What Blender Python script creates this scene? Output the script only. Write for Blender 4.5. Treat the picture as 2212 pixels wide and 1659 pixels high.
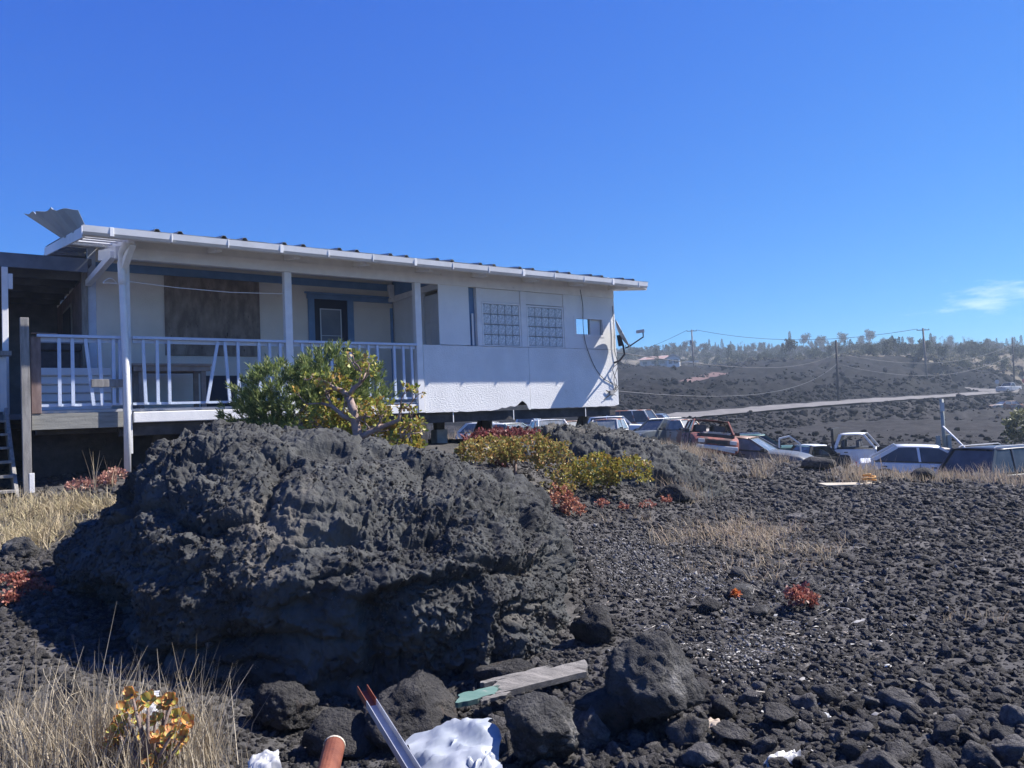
import bpy, bmesh, math, random
import numpy as np
from mathutils import Matrix, Vector, Euler

for o in list(bpy.data.objects):
    bpy.data.objects.remove(o, do_unlink=True)
SC = bpy.context.scene
COL = SC.collection
PI = math.pi
rad = math.radians
EYE = 1.6

# ------------------------------------------------------------------ camera
CP, CR, FPX = 0.04315, 0.04114, 1661.0 / 2212.0       # pitch, roll, focal length / picture width
cF = np.array([0, math.cos(CP), math.sin(CP)])
_r0 = np.array([1.0, 0, 0]); _u0 = np.array([0, -math.sin(CP), math.cos(CP)])
cR = _r0 * math.cos(CR) - _u0 * math.sin(CR)
cU = _u0 * math.cos(CR) + _r0 * math.sin(CR)
cam_d = bpy.data.cameras.new('camera')
cam = bpy.data.objects.new('camera', cam_d)
COL.objects.link(cam)
cam_d.sensor_fit = 'HORIZONTAL'
cam_d.sensor_width = 36.0
cam_d.lens = 36.0 * FPX
cam_d.clip_start = 0.05
cam_d.clip_end = 20000
m = Matrix.Identity(4)
for i in range(3):
    m[i][0] = cR[i]; m[i][1] = cU[i]; m[i][2] = -cF[i]
m[2][3] = EYE
cam.matrix_world = m
SC.camera = cam

# ------------------------------------------------------------------ sky and sun
SUN_AZ, SUN_EL = rad(74.8), rad(46.3)                     # clockwise from the view axis (+Y)
W = bpy.data.worlds.new('World'); SC.world = W
W.use_nodes = True
wn, wl = W.node_tree.nodes, W.node_tree.links
wn.clear()
sky = wn.new('ShaderNodeTexSky'); sky.sky_type = 'NISHITA'
sky.sun_disc = False
sky.sun_elevation = SUN_EL
sky.sun_rotation = SUN_AZ
sky.altitude = 1500
sky.air_density = 1.0
sky.dust_density = 0.0
sky.ozone_density = 4.0
sp = wn.new('ShaderNodeSeparateColor'); wl.new(sky.outputs[0], sp.inputs[0])
hs = wn.new('ShaderNodeCombineColor')
for ch, (g, k) in enumerate(((1.0, 0.08), (1.0, 0.355), (0.45, 1.70))):      # the deep saturated blue of a clear high sky
    pw = wn.new('ShaderNodeMath'); pw.operation = 'POWER'; pw.inputs[1].default_value = g
    ml = wn.new('ShaderNodeMath'); ml.operation = 'MULTIPLY'; ml.inputs[1].default_value = k
    wl.new(sp.outputs[ch], pw.inputs[0]); wl.new(pw.outputs[0], ml.inputs[0]); wl.new(ml.outputs[0], hs.inputs[ch])
bg = wn.new('ShaderNodeBackground'); bg.inputs['Strength'].default_value = 0.1
wo = wn.new('ShaderNodeOutputWorld')
# a few thin wisps of cloud low in the sky
tc = wn.new('ShaderNodeTexCoord')
mp = wn.new('ShaderNodeMapping'); mp.inputs['Scale'].default_value = (1.6, 1.6, 7.0); mp.inputs['Rotation'].default_value = (0, 0, 0.05)
wl.new(tc.outputs['Generated'], mp.inputs['Vector'])
nz = wn.new('ShaderNodeTexNoise'); nz.inputs['Scale'].default_value = 2.3
nz.inputs['Detail'].default_value = 7; nz.inputs['Roughness'].default_value = 0.62
wl.new(mp.outputs[0], nz.inputs['Vector'])
cr = wn.new('ShaderNodeValToRGB')
cr.color_ramp.elements[0].position = 0.60; cr.color_ramp.elements[0].color = (0, 0, 0, 1)
cr.color_ramp.elements[1].position = 0.80; cr.color_ramp.elements[1].color = (1, 1, 1, 1)
wl.new(nz.outputs['Fac'], cr.inputs[0])
sx = wn.new('ShaderNodeSeparateXYZ'); wl.new(tc.outputs['Generated'], sx.inputs[0])
band = wn.new('ShaderNodeValToRGB')
e = band.color_ramp.elements
e[0].position = 0.03; e[0].color = (0, 0, 0, 1)
e[1].position = 0.09; e[1].color = (1, 1, 1, 1)
e2 = band.color_ramp.elements.new(0.15); e2.color = (1, 1, 1, 1)
e3 = band.color_ramp.elements.new(0.19); e3.color = (0, 0, 0, 1)
wl.new(sx.outputs['Z'], band.inputs[0])
mu = wn.new('ShaderNodeMath'); mu.operation = 'MULTIPLY'
wl.new(cr.outputs[0], mu.inputs[0]); wl.new(band.outputs[0], mu.inputs[1])
mu2 = wn.new('ShaderNodeMath'); mu2.operation = 'MULTIPLY'; mu2.inputs[1].default_value = 0.75
wl.new(mu.outputs[0], mu2.inputs[0])
mx = wn.new('ShaderNodeMixRGB'); mx.inputs[2].default_value = (6.6, 7.0, 7.6, 1)
wl.new(mu2.outputs[0], mx.inputs[0]); wl.new(hs.outputs[0], mx.inputs[1])
wl.new(mx.outputs[0], bg.inputs['Color'])
wl.new(bg.outputs[0], wo.inputs['Surface'])

sun_d = bpy.data.lights.new('sun', 'SUN')
sun_d.energy = 3.9; sun_d.angle = rad(0.53); sun_d.color = (1.0, 0.955, 0.89)
sun = bpy.data.objects.new('sun', sun_d); COL.objects.link(sun)
SUNV = Vector((math.sin(SUN_AZ) * math.cos(SUN_EL), math.cos(SUN_AZ) * math.cos(SUN_EL), math.sin(SUN_EL)))
sun.rotation_euler = SUNV.to_track_quat('Z', 'Y').to_euler()
sun.location = (20, 5, 30)

VS = SC.view_settings
VS.view_transform = 'Standard'; VS.look = 'None'; VS.exposure = 1.3; VS.gamma = 1.0
VS.use_curve_mapping = False
SC.cycles.max_bounces = 6
SC.cycles.transparent_max_bounces = 12
SC.cycles.volume_bounces = 0

# ------------------------------------------------------------------ helpers
rng = np.random.default_rng(7)
R_ = random.Random(11)

def _hash(i, j, k):
    h = (i * np.uint32(374761393) + j * np.uint32(668265263) + k * np.uint32(2147483647 - 1013904)) & np.uint32(0xffffffff)
    h = (h ^ (h >> np.uint32(13))) * np.uint32(1274126177)
    h = h ^ (h >> np.uint32(16))
    return h.astype(np.float64) / 4294967295.0

def vnoise(P):
    """smooth value noise in [-1, 1] at the points P (n, 3)"""
    P = np.asarray(P, float)
    fl = np.floor(P); fr = P - fl
    i = fl.astype(np.int64).astype(np.uint32)
    w = fr * fr * fr * (fr * (fr * 6 - 15) + 10)
    x, y, z = i[:, 0], i[:, 1], i[:, 2]
    out = 0
    with np.errstate(over='ignore'):
        for dx in (0, 1):
            wx = w[:, 0] if dx else 1 - w[:, 0]
            for dy in (0, 1):
                wy = w[:, 1] if dy else 1 - w[:, 1]
                for dz in (0, 1):
                    wz = w[:, 2] if dz else 1 - w[:, 2]
                    out = out + wx * wy * wz * _hash(x + np.uint32(dx), y + np.uint32(dy), z + np.uint32(dz))
    return out * 2 - 1

def fbm(P, octv=4, lac=2.03, gain=0.5, ridged=False):
    P = np.asarray(P, float); a = 1.0; s = 0; n = 0
    for o in range(octv):
        v = vnoise(P + o * 17.31)
        if ridged: v = 1 - 2 * np.abs(v)
        s = s + a * v; n += a
        a *= gain; P = P * lac
    return s / n

def sstep(a, b, x):
    t = np.clip((x - a) / (b - a), 0, 1)
    return t * t * (3 - 2 * t)

def tag(o, label=None, cat=None, group=None, kind=None):
    if label: o['label'] = label
    if cat: o['category'] = cat
    if group: o['group'] = group
    if kind: o['kind'] = kind
    return o

def thing(name, label, cat, loc=(0, 0, 0), rotz=0.0, group=None):
    o = bpy.data.objects.new(name, None); COL.objects.link(o)
    o.empty_display_size = 0.2
    o.location = loc; o.rotation_euler = (0, 0, rotz)
    return tag(o, label, cat, group)

def link(name, me, mat, parent=None):
    if mat is not None and not me.materials: me.materials.append(mat)
    o = bpy.data.objects.new(name, me); COL.objects.link(o)
    if parent is not None: o.parent = parent
    return o

def np_mesh(name, V, F, smooth=False):
    """mesh from arrays; F is (n, 3) or (n, 4)"""
    V = np.ascontiguousarray(V, dtype=np.float32); F = np.ascontiguousarray(F, dtype=np.int32)
    me = bpy.data.meshes.new(name)
    n, k = F.shape
    me.vertices.add(len(V)); me.vertices.foreach_set('co', V.ravel())
    me.loops.add(n * k); me.loops.foreach_set('vertex_index', F.ravel())
    me.polygons.add(n)
    me.polygons.foreach_set('loop_start', np.arange(0, n * k, k, dtype=np.int32))
    me.polygons.foreach_set('loop_total', np.full(n, k, dtype=np.int32))
    if smooth: me.polygons.foreach_set('use_smooth', np.ones(n, dtype=bool))
    me.update(calc_edges=True)
    me.validate()
    return me

class MB:
    def __init__(s): s.v = []; s.f = []
    def add(s, vs, fs):
        b = len(s.v); s.v += [tuple(v) for v in vs]; s.f += [tuple(i + b for i in f) for f in fs]; return s
    def box(s, x0, x1, y0, y1, z0, z1):
        if x0 > x1: x0, x1 = x1, x0
        if y0 > y1: y0, y1 = y1, y0
        if z0 > z1: z0, z1 = z1, z0
        return s.add([(x0, y0, z0), (x1, y0, z0), (x1, y1, z0), (x0, y1, z0), (x0, y0, z1), (x1, y0, z1), (x1, y1, z1), (x0, y1, z1)],
                     [(3, 2, 1, 0), (4, 5, 6, 7), (0, 1, 5, 4), (1, 2, 6, 5), (2, 3, 7, 6), (3, 0, 4, 7)])
    def bar(s, p, q, w, h, up=(0, 0, 1), w2=None, h2=None):
        p, q = Vector(p), Vector(q); d = (q - p).normalized(); up = Vector(up)
        sd = d.cross(up)
        if sd.length < 1e-4: sd = d.cross(Vector((1, 0, 0)))
        sd.normalize(); u = sd.cross(d)
        w2 = w if w2 is None else w2; h2 = h if h2 is None else h2
        vs = []
        for c, ww, hh in ((p, w, h), (q, w2, h2)):
            for a, b in ((-1, -1), (1, -1), (1, 1), (-1, 1)):
                vs.append(c + sd * a * ww / 2 + u * b * hh / 2)
        return s.add(vs, [(3, 2, 1, 0), (4, 5, 6, 7), (0, 1, 5, 4), (1, 2, 6, 5), (2, 3, 7, 6), (3, 0, 4, 7)])
    def tube(s, pts, r, n=8, cap=True):
        pts = [Vector(p) for p in pts]
        rs = list(r) if hasattr(r, '__len__') else [r] * len(pts)
        vs, fs = [], []; ref = None
        for i, p in enumerate(pts):
            d = (pts[min(i + 1, len(pts) - 1)] - pts[max(i - 1, 0)])
            if d.length < 1e-9: d = Vector((0, 0, 1))
            d.normalize()
            if ref is None:
                ref = d.cross(Vector((0, 0, 1)))
                if ref.length < 1e-2: ref = d.cross(Vector((1, 0, 0)))
            ref = ref - d * ref.dot(d); ref.normalize()
            b = d.cross(ref)
            for k in range(n):
                a = 2 * PI * k / n
                vs.append(p + (ref * math.cos(a) + b * math.sin(a)) * rs[i])
        for i in range(len(pts) - 1):
            for k in range(n):
                k2 = (k + 1) % n
                fs.append((i * n + k, i * n + k2, (i + 1) * n + k2, (i + 1) * n + k))
        if cap:
            fs.append(tuple(reversed(range(n)))); fs.append(tuple(range((len(pts) - 1) * n, len(pts) * n)))
        return s.add(vs, fs)
    def slab(s, outline, off):
        """prism: a closed outline of 3-D points pushed along the vector off"""
        n = len(outline); off = Vector(off)
        vs = [Vector(p) for p in outline] + [Vector(p) + off for p in outline]
        fs = [tuple(reversed(range(n))), tuple(range(n, 2 * n))]
        for i in range(n):
            j = (i + 1) % n; fs.append((i, j, n + j, n + i))
        return s.add(vs, fs)
    def grid(s, rows):
        """quad sheet through a list of rows of points"""
        n = len(rows[0]); vs = [p for r in rows for p in r]; fs = []
        for i in range(len(rows) - 1):
            for k in range(n - 1):
                fs.append((i * n + k, i * n + k + 1, (i + 1) * n + k + 1, (i + 1) * n + k))
        return s.add(vs, fs)
    def mesh(s, name, smooth=False, fix=False):
        me = bpy.data.meshes.new(name); me.from_pydata([tuple(v) for v in s.v], [], s.f)
        if fix:
            bm = bmesh.new(); bm.from_mesh(me); bmesh.ops.recalc_face_normals(bm, faces=bm.faces); bm.to_mesh(me); bm.free()
        if smooth: me.polygons.foreach_set('use_smooth', np.ones(len(me.polygons), dtype=bool))
        me.update(); return me
    def build(s, name, mat, parent=None, smooth=False, bevel=0.0, fix=False, thick=0.0):
        o = link(name, s.mesh(name, smooth, fix), mat, parent)
        if thick:
            md = o.modifiers.new('thickness', 'SOLIDIFY'); md.thickness = thick; md.offset = 0
        if bevel:
            md = o.modifiers.new('bevel', 'BEVEL'); md.width = bevel; md.segments = 2; md.limit_method = 'ANGLE'; md.angle_limit = rad(40)
        return o

def copy_tree(o, parent=None):
    c = o.copy(); COL.objects.link(c); c.parent = parent
    for ch in o.children: copy_tree(ch, c)
    return c

# ------------------------------------------------------------------ materials
MATS = {}
def M(name, col, col2=None, scale=4.0, rough=0.8, bump=0.0, bscale=30.0, metal=0.0, spec=0.35, detail=6, stretch=(1, 1, 1),
      col3=None, scale3=1.2, pos3=0.58, vary=0.0, ramp=(0.38, 0.66), wear_rough=None, bstretch=None, trans=0.0):
    """noise-mixed base colour (object space, metres), a third colour in patches, and bump relief"""
    if name in MATS: return MATS[name]
    m = bpy.data.materials.new(name); m.use_nodes = True; MATS[name] = m
    N, L = m.node_tree.nodes, m.node_tree.links
    b = N['Principled BSDF']
    b.inputs['Roughness'].default_value = rough; b.inputs['Metallic'].default_value = metal
    b.inputs['Specular IOR Level'].default_value = spec
    tcn = N.new('ShaderNodeTexCoord'); mpn = N.new('ShaderNodeMapping'); mpn.inputs['Scale'].default_value = stretch
    L.new(tcn.outputs['Object'], mpn.inputs['Vector'])
    def noise(sc, det=detail, vec=mpn):
        t = N.new('ShaderNodeTexNoise'); t.inputs['Scale'].default_value = sc; t.inputs['Detail'].default_value = det
        t.inputs['Roughness'].default_value = 0.6
        L.new(vec.outputs[0], t.inputs['Vector']); return t
    def ramp_(src, a, c):
        r = N.new('ShaderNodeValToRGB'); r.color_ramp.elements[0].position = a; r.color_ramp.elements[1].position = c
        L.new(src, r.inputs[0]); return r
    out = None
    if col2 is None:
        c = N.new('ShaderNodeRGB'); c.outputs[0].default_value = (*col, 1); out = c.outputs[0]
    else:
        r = ramp_(noise(scale).outputs['Fac'], *ramp)
        r.color_ramp.elements[0].color = (*col, 1); r.color_ramp.elements[1].color = (*col2, 1); out = r.outputs[0]
    if col3 is not None:
        r3 = ramp_(noise(scale3, 8).outputs['Fac'], pos3, pos3 + 0.07)
        mxn = N.new('ShaderNodeMixRGB'); L.new(r3.outputs[0], mxn.inputs[0]); L.new(out, mxn.inputs[1])
        mxn.inputs[2].default_value = (*col3, 1); out = mxn.outputs[0]
        if wear_rough is not None:
            mr = N.new('ShaderNodeMapRange'); L.new(r3.outputs[0], mr.inputs[0])
            mr.inputs[3].default_value = rough; mr.inputs[4].default_value = wear_rough; L.new(mr.outputs[0], b.inputs['Roughness'])
    if vary:
        oi = N.new('ShaderNodeObjectInfo'); hsv = N.new('ShaderNodeHueSaturation')
        mr = N.new('ShaderNodeMapRange'); mr.inputs[3].default_value = 1 - vary; mr.inputs[4].default_value = 1 + vary
        L.new(oi.outputs['Random'], mr.inputs[0]); L.new(mr.outputs[0], hsv.inputs['Value']); L.new(out, hsv.inputs['Color']); out = hsv.outputs[0]
    L.new(out, b.inputs['Base Color'])
    if bump:
        vec = mpn
        if bstretch:
            vec = N.new('ShaderNodeMapping'); vec.inputs['Scale'].default_value = bstretch; L.new(tcn.outputs['Object'], vec.inputs['Vector'])
        t = noise(bscale, 8, vec); bn = N.new('ShaderNodeBump'); bn.inputs['Strength'].default_value = 1.0
        bn.inputs['Distance'].default_value = bump
        L.new(t.outputs['Fac'], bn.inputs['Height']); L.new(bn.outputs[0], b.inputs['Normal'])
    if trans:
        tr = N.new('ShaderNodeBsdfTranslucent'); L.new(out, tr.inputs['Color'])
        ms = N.new('ShaderNodeMixShader'); ms.inputs[0].default_value = trans
        o_ = N['Material Output']; L.new(b.outputs[0], ms.inputs[1]); L.new(tr.outputs[0], ms.inputs[2]); L.new(ms.outputs[0], o_.inputs['Surface'])
    return m

def attr_mat(name, attr, rough=0.7, trans=0.0, spec=0.3, bump=0.0, bscale=40):
    """colour from a per-point colour attribute (leaf-to-leaf variety)"""
    m = bpy.data.materials.new(name); m.use_nodes = True; MATS[name] = m
    N, L = m.node_tree.nodes, m.node_tree.links; b = N['Principled BSDF']
    a = N.new('ShaderNodeAttribute'); a.attribute_name = attr
    L.new(a.outputs['Color'], b.inputs['Base Color']); b.inputs['Roughness'].default_value = rough
    b.inputs['Specular IOR Level'].default_value = spec
    if trans:
        tr = N.new('ShaderNodeBsdfTranslucent'); L.new(a.outputs['Color'], tr.inputs['Color'])
        ms = N.new('ShaderNodeMixShader'); ms.inputs[0].default_value = trans
        o_ = N['Material Output']; L.new(b.outputs[0], ms.inputs[1]); L.new(tr.outputs[0], ms.inputs[2]); L.new(ms.outputs[0], o_.inputs['Surface'])
    return m

def set_col(me, cols, name='tint'):
    at = me.attributes.new(name, 'FLOAT_COLOR', 'POINT')
    c = np.ones((len(cols), 4), dtype=np.float32); c[:, :3] = cols
    at.data.foreach_set('color', c.ravel())

def glass(name, col, rough=0.08, alpha=None, spec=0.5, dust=0.25):
    m = bpy.data.materials.new(name); m.use_nodes = True; MATS[name] = m
    N, L = m.node_tree.nodes, m.node_tree.links; b = N['Principled BSDF']
    t = N.new('ShaderNodeTexNoise'); t.inputs['Scale'].default_value = 2.5; t.inputs['Detail'].default_value = 6
    tcn = N.new('ShaderNodeTexCoord'); L.new(tcn.outputs['Object'], t.inputs['Vector'])
    r = N.new('ShaderNodeValToRGB'); r.color_ramp.elements[0].position = 0.4; r.color_ramp.elements[1].position = 0.7
    r.color_ramp.elements[0].color = (*col, 1); r.color_ramp.elements[1].color = tuple(c * (1 - dust) + 0.35 * dust for c in col) + (1,)
    L.new(t.outputs['Fac'], r.inputs[0]); L.new(r.outputs[0], b.inputs['Base Color'])
    b.inputs['Roughness'].default_value = rough; b.inputs['Specular IOR Level'].default_value = spec
    if alpha is not None: b.inputs['Alpha'].default_value = alpha
    return m

# ------------------------------------------------------------------ terrain height
def ray(px, py):
    """direction of a picture point, in the 2212-wide measure of the photograph"""
    return (px - 1106.0) * cR - (py - 829.5) * cU + 1661.0 * cF
def at(px, py, Y):
    d = ray(px, py); return d * (Y / d[1]) + np.array([0, 0, EYE])
# where each vehicle stands: point of its roof in the photograph, distance, height
LOT = dict(suv=(1420, 906, 47, 1.68), red=(1524, 905, 29, 1.46), dark=(1622, 944, 30, 1.36), green=(1640, 936, 35, 1.48), black=(1760, 959, 33, 1.45), cab=(1862, 936, 33, 1.72),
           sedan=(2012, 962, 25, 1.43), pale=(1965, 966, 31, 1.4), blue=(2190, 962, 24, 1.75), van=(1377, 888, 56, 2.0), box=(1335, 898, 52, 1.55), hatch=(1310, 905, 41, 1.5),
           bluep=(1428, 893, 58, 1.55), tan=(1480, 905, 46, 1.65), estate=(1190, 906, 38, 1.45), pgreen=(1105, 912, 36, 1.34), brown=(1240, 907, 43, 1.6),
           small=(1065, 910, 41, 1.4), roof=(1150, 898, 53, 1.7), junction=(2178, 828, 148, 1.85), wreck=(2168, 871, 108, 1.32))
CTRL = [  # x, y, z of the ground
    (0, 1.5, 0), (-1.5, 1.2, 0), (1.5, 1.2, 0), (0, 3.5, 0.0), (-2, 3.5, .03), (3, 4, 0), (4.4, 8, 0), (2.5, 10.7, -.03), (.8, 7, 0), (-3.7, 5.5, .3),
    (-2.9, 4.2, .12), (-5.3, 8.5, .62), (-6.4, 10.2, .82), (-5.4, 11, 1.0), (-7.5, 11, .95), (-1.5, 7, .1), (-1.8, 10, 1.0), (-3.4, 9.0, .75),
    (-1, 14.5, 1.12), (-4, 13, 1.15), (2, 17.5, .95), (-1.0, 12.3, .95),
    (1.2, 12, .28), (.75, 11, .2), (3.9, 15.6, 0), (3, 13, .06), (.1, 12.6, .75), (5, 20, 0), (6.5, 24, .0), (8, 22, -.1), (10.3, 19.2, -.32), (13, 18.5, -.5),
    (6, 12, -.05), (10, 14, -.15), (8, 8, 0), (14, 12, -.2), (20, 20, -1.2), (1, 25, .5), (-10, 30, 1.0), (-12, 15, 1.3), (-25, 30, 1.5), (20, 30, -1.9), (25, 45, -1.6),
    (60, 600, 41), (400, 600, 38), (0, 1500, 60), (800, 1500, 55), (0, 2400, 30), (1500, 1900, 30), (-100, 150, 6), (-300, 400, 18), (-800, 1500, 30), (-30, 80, 3), (5, 110, 3), (-10, 200, 9)]
CTRL += [tuple(at(px, py, Y) - np.array([0, 0, h])) for px, py, Y, h in LOT.values()]
CTRL += [tuple(at(*q)) for q in ((1800, 913, 88), (1850, 927, 70), (2000, 934, 60), (1700, 938, 58), (2190, 900, 95), (1811, 865, 112), (2003, 824, 145), (1499, 803, 182), (1421, 798, 262), (2191, 824, 168),
         (1869, 772, 205), (1773, 786, 195), (2100, 792, 200), (2212, 782, 215), (1650, 800, 185), (1350, 872, 85), (1400, 842, 115), (1600, 845, 130), (1700, 850, 125), (1459, 834, 150), (1558, 808, 178), (1450, 806, 205),
         (1345, 800, 200), (1600, 790, 300), (1800, 772, 330), (2000, 770, 330), (1390, 764, 450), (1600, 762, 445), (1800, 757, 440), (2000, 751, 440), (2200, 754, 440), (2500, 760, 440), (2400, 850, 160), (2400, 910, 90))]
_C = np.array(CTRL, float)
def _lp(x, y):
    d = np.maximum(np.hypot(x, y), 0.9); th = np.clip(np.arctan2(x, np.maximum(y, 0.05 * d)), -0.9, 0.9)
    return np.stack([np.log(d), th * 2.2], -1)
def _phi(r2): return 0.5 * r2 * np.log(r2 + 1e-12)
_Q = _lp(_C[:, 0], _C[:, 1])
_n = len(_C)
_A = np.zeros((_n + 3, _n + 3))
_A[:_n, :_n] = _phi(((_Q[:, None] - _Q[None]) ** 2).sum(-1)) + 0.002 * np.eye(_n)
_A[:_n, _n] = 1; _A[:_n, _n + 1:] = _Q; _A[_n, :_n] = 1; _A[_n + 1:, :_n] = _Q.T
_w = np.linalg.solve(_A, np.concatenate([_C[:, 2], np.zeros(3)]))

ROAD = [tuple(at(*q)) for q in ((1440, 903, 75.5), (1480, 899.5, 80.5), (1523, 896, 84.3), (1600, 889.5, 88.8), (1680, 882.5, 93.9), (1755, 877, 99.6), (1811, 872.5, 104), (1920, 864.5, 114.4), (2044, 857, 128.8), (2168, 847.5, 147), (2260, 842, 166), (2400, 838, 202))]
SPUR = [tuple(at(*q)) for q in ((2170, 846.5, 149), (2120, 845, 154), (2080, 842.5, 161), (2040, 838, 169), (2020, 834.5, 176), (2005, 831, 184))]
TRACK = [tuple(at(*q)) for q in ((1459, 834, 150), (1500, 822, 163), (1540, 812.5, 174), (1562, 806, 182))]
HOUSE_LANE = [tuple(at(*q)) for q in ((1415, 804.5, 206), (1480, 806, 200), (1540, 808.5, 190))]
def _polyd(x, y, line):
    best = np.full(x.shape, 1e9); zz = np.zeros(x.shape); side = np.zeros(x.shape)
    for (ax, ay, az), (bx, by, bz) in zip(line[:-1], line[1:]):
        dx, dy = bx - ax, by - ay; L2 = dx * dx + dy * dy
        t = np.clip(((x - ax) * dx + (y - ay) * dy) / L2, 0, 1)
        ex, ey = x - ax - t * dx, y - ay - t * dy
        d = np.hypot(ex, ey); k = d < best
        best = np.where(k, d, best); zz = np.where(k, az + t * (bz - az), zz)
        side = np.where(k, np.sign(dx * ey - dy * ex), side)
    return best, zz, side

def base_h(x, y):
    x = np.asarray(x, float); y = np.asarray(y, float)
    sh = x.shape; x = x.ravel(); y = y.ravel()
    q = _lp(x, y); z = np.zeros(len(x))
    for a in range(0, len(x), 40000):
        qq = q[a:a + 40000]
        z[a:a + 40000] = _phi(((qq[:, None] - _Q[None]) ** 2).sum(-1)) @ _w[:_n] + _w[_n] + qq @ _w[_n + 1:]
    far = np.hypot(x, y) > 45
    if far.any():
        for line, hw in ((ROAD, 3.4), (SPUR, 2.6), (TRACK, 2.0), (HOUSE_LANE, 1.7)):
            d, rz, sd = _polyd(x[far], y[far], line)
            k = 1 - sstep(hw + 0.4, hw + (6 if line is ROAD else 4), d)
            bank = {id(ROAD): .115, id(SPUR): .10, id(TRACK): .16, id(HOUSE_LANE): .16}[id(line)]
            z[far] = z[far] * (1 - k) + (rz + np.clip(sd * d, -hw - 1, hw + 1) * bank * (1 if line in (ROAD, TRACK) else -1)) * k
    return z.reshape(sh)

def ground(x, y):
    """ground with relief"""
    x = np.asarray(x, float); y = np.asarray(y, float); sh = x.shape
    z = base_h(x, y).ravel(); x = x.ravel(); y = y.ravel(); d = np.hypot(x, y)
    P = np.stack([x, y, np.zeros_like(x)], -1)
    z = z + 0.05 * fbm(P * 0.9, 3) + 0.025 * fbm(P * 5.0, 3) * (1 - sstep(15, 40, d))
    mid = sstep(14, 30, d)
    near_lot = np.exp(-((x - 12) / 10) ** 2 - ((y - 30) / 8) ** 2)
    z = z + mid * (0.10 * fbm(P * 0.45 + 5, 4) + 0.07 * fbm(P * 1.7 + 9, 3, ridged=True))
    rd = np.full(len(x), 99.0)
    sel = d > 45
    if sel.any():
        r1 = _polyd(x[sel], y[sel], ROAD)[0]; r2 = _polyd(x[sel], y[sel], SPUR)[0]
        r3 = _polyd(x[sel], y[sel], TRACK)[0] + 1.2; r4 = _polyd(x[sel], y[sel], HOUSE_LANE)[0] + 1.5
        rd[sel] = np.minimum(np.minimum(r1, r2), np.minimum(r3, r4))
    away = sstep(3.6, 8.0, rd)
    far = sstep(60, 115, d) * away
    P2 = P + 3.0 * np.stack([fbm(P * 0.06 + 31, 2), fbm(P * 0.06 + 57, 2), np.zeros_like(x)], -1)
    lava = 1.5 * fbm(P2 * 0.045, 3) + 1.1 * fbm(P2 * 0.13 + 3, 4, ridged=True) + 0.5 * fbm(P2 * 0.6 + 7, 3, ridged=True)
    z = z + far * (lava + 0.3) * (1 - 0.5 * sstep(260, 420, d))
    bank = np.exp(-((rd - 7.5) / 2.2) ** 2) * sstep(50, 70, d)
    z = z + bank * 0.3 * fbm(P * 0.9 + 40, 3, ridged=True)
    return z.reshape(sh)

def gz(x, y): return float(ground(np.array([float(x)]), np.array([float(y)]))[0])

def hit(px, py, near=2.0, far=600.0):
    """first point of the ground seen along a picture ray"""
    d = ray(px, py); d = d / d[1]
    t = np.exp(np.linspace(math.log(near), math.log(far), 900))
    z = ground(d[0] * t, d[1] * t); k = np.nonzero(z > EYE + d[2] * t)[0]
    if not len(k): return None
    i = max(k[0], 1); a = t[i - 1] + (t[i] - t[i - 1]) * 0.5
    return np.array([d[0] * a, a, gz(d[0] * a, a)])

# ------------------------------------------------------------------ ground sheet
lava_ground = M('lava_ground', (0.060, 0.057, 0.055), (0.115, 0.108, 0.103), scale=1.3, rough=0.95, bump=0.03, bscale=14, spec=0.15,
                col3=(0.16, 0.146, 0.134), scale3=0.35, pos3=0.62)
def build_ground():
    th = np.concatenate([np.radians(np.linspace(-180, -41, 40, endpoint=False)), np.radians(np.linspace(-41, 41, 520)), np.radians(np.linspace(41, 180, 41))[1:]])
    d = np.concatenate([[0.02, 0.6, 1.2], np.exp(np.linspace(math.log(1.8), math.log(600), 400)), np.exp(np.linspace(math.log(600), math.log(2400), 20))[1:]])
    D, T = np.meshgrid(d, th, indexing='ij')
    X, Y = D * np.sin(T), D * np.cos(T)
    Z = ground(X, Y)
    Z = Z * (1 - sstep(1600, 2400, D))
    V = np.stack([X, Y, Z], -1).reshape(-1, 3)
    nr, nc = D.shape
    a = (np.arange(nr - 1)[:, None] * nc + np.arange(nc - 1)[None]).ravel()
    F = np.stack([a, a + nc, a + nc + 1, a + 1], -1)
    return np_mesh('ground', V, F, smooth=True)
gobj = link('ground', build_ground(), lava_ground); tag(gobj, kind='structure')
# the far a'a flow is blacker than the graded cinder; the wooded hill behind it carries dry soil
gobj.data.materials.append(M('far_flow', (0.008, 0.008, 0.009), (0.022, 0.021, 0.022), scale=.35, rough=.97, bump=.25, bscale=1.2, spec=.1, col3=(.045, .036, .034), scale3=.06, pos3=.66))
gobj.data.materials.append(M('dry_hill', (0.10, 0.085, 0.065), (0.18, 0.155, 0.115), scale=.12, rough=.97, bump=.1, bscale=.8, spec=.1, col3=(.05, .045, .04), scale3=.05, pos3=.56))
gobj.data.materials.append(M('far_cinder', (0.022, 0.021, 0.022), (0.046, 0.043, 0.043), scale=.8, rough=.97, bump=.06, bscale=5, spec=.1, col3=(.065, .058, .054), scale3=.12, pos3=.62))
_nl = len(gobj.data.polygons); _ce = np.empty(_nl * 3); gobj.data.polygons.foreach_get('center', _ce); _ce = _ce.reshape(-1, 3)
_dd = np.hypot(_ce[:, 0], _ce[:, 1]); _th = np.arctan2(_ce[:, 0], _ce[:, 1])
_jit = fbm(_ce * np.array([.05, .05, 0]) + 2, 3)
_rs = _polyd(_ce[:, 0], _ce[:, 1], ROAD)
_mi = np.where((_rs[2] * _rs[0] > 2.5) & (_dd > 70) & (_ce[:, 1] > 0), 1, 0)
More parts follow.
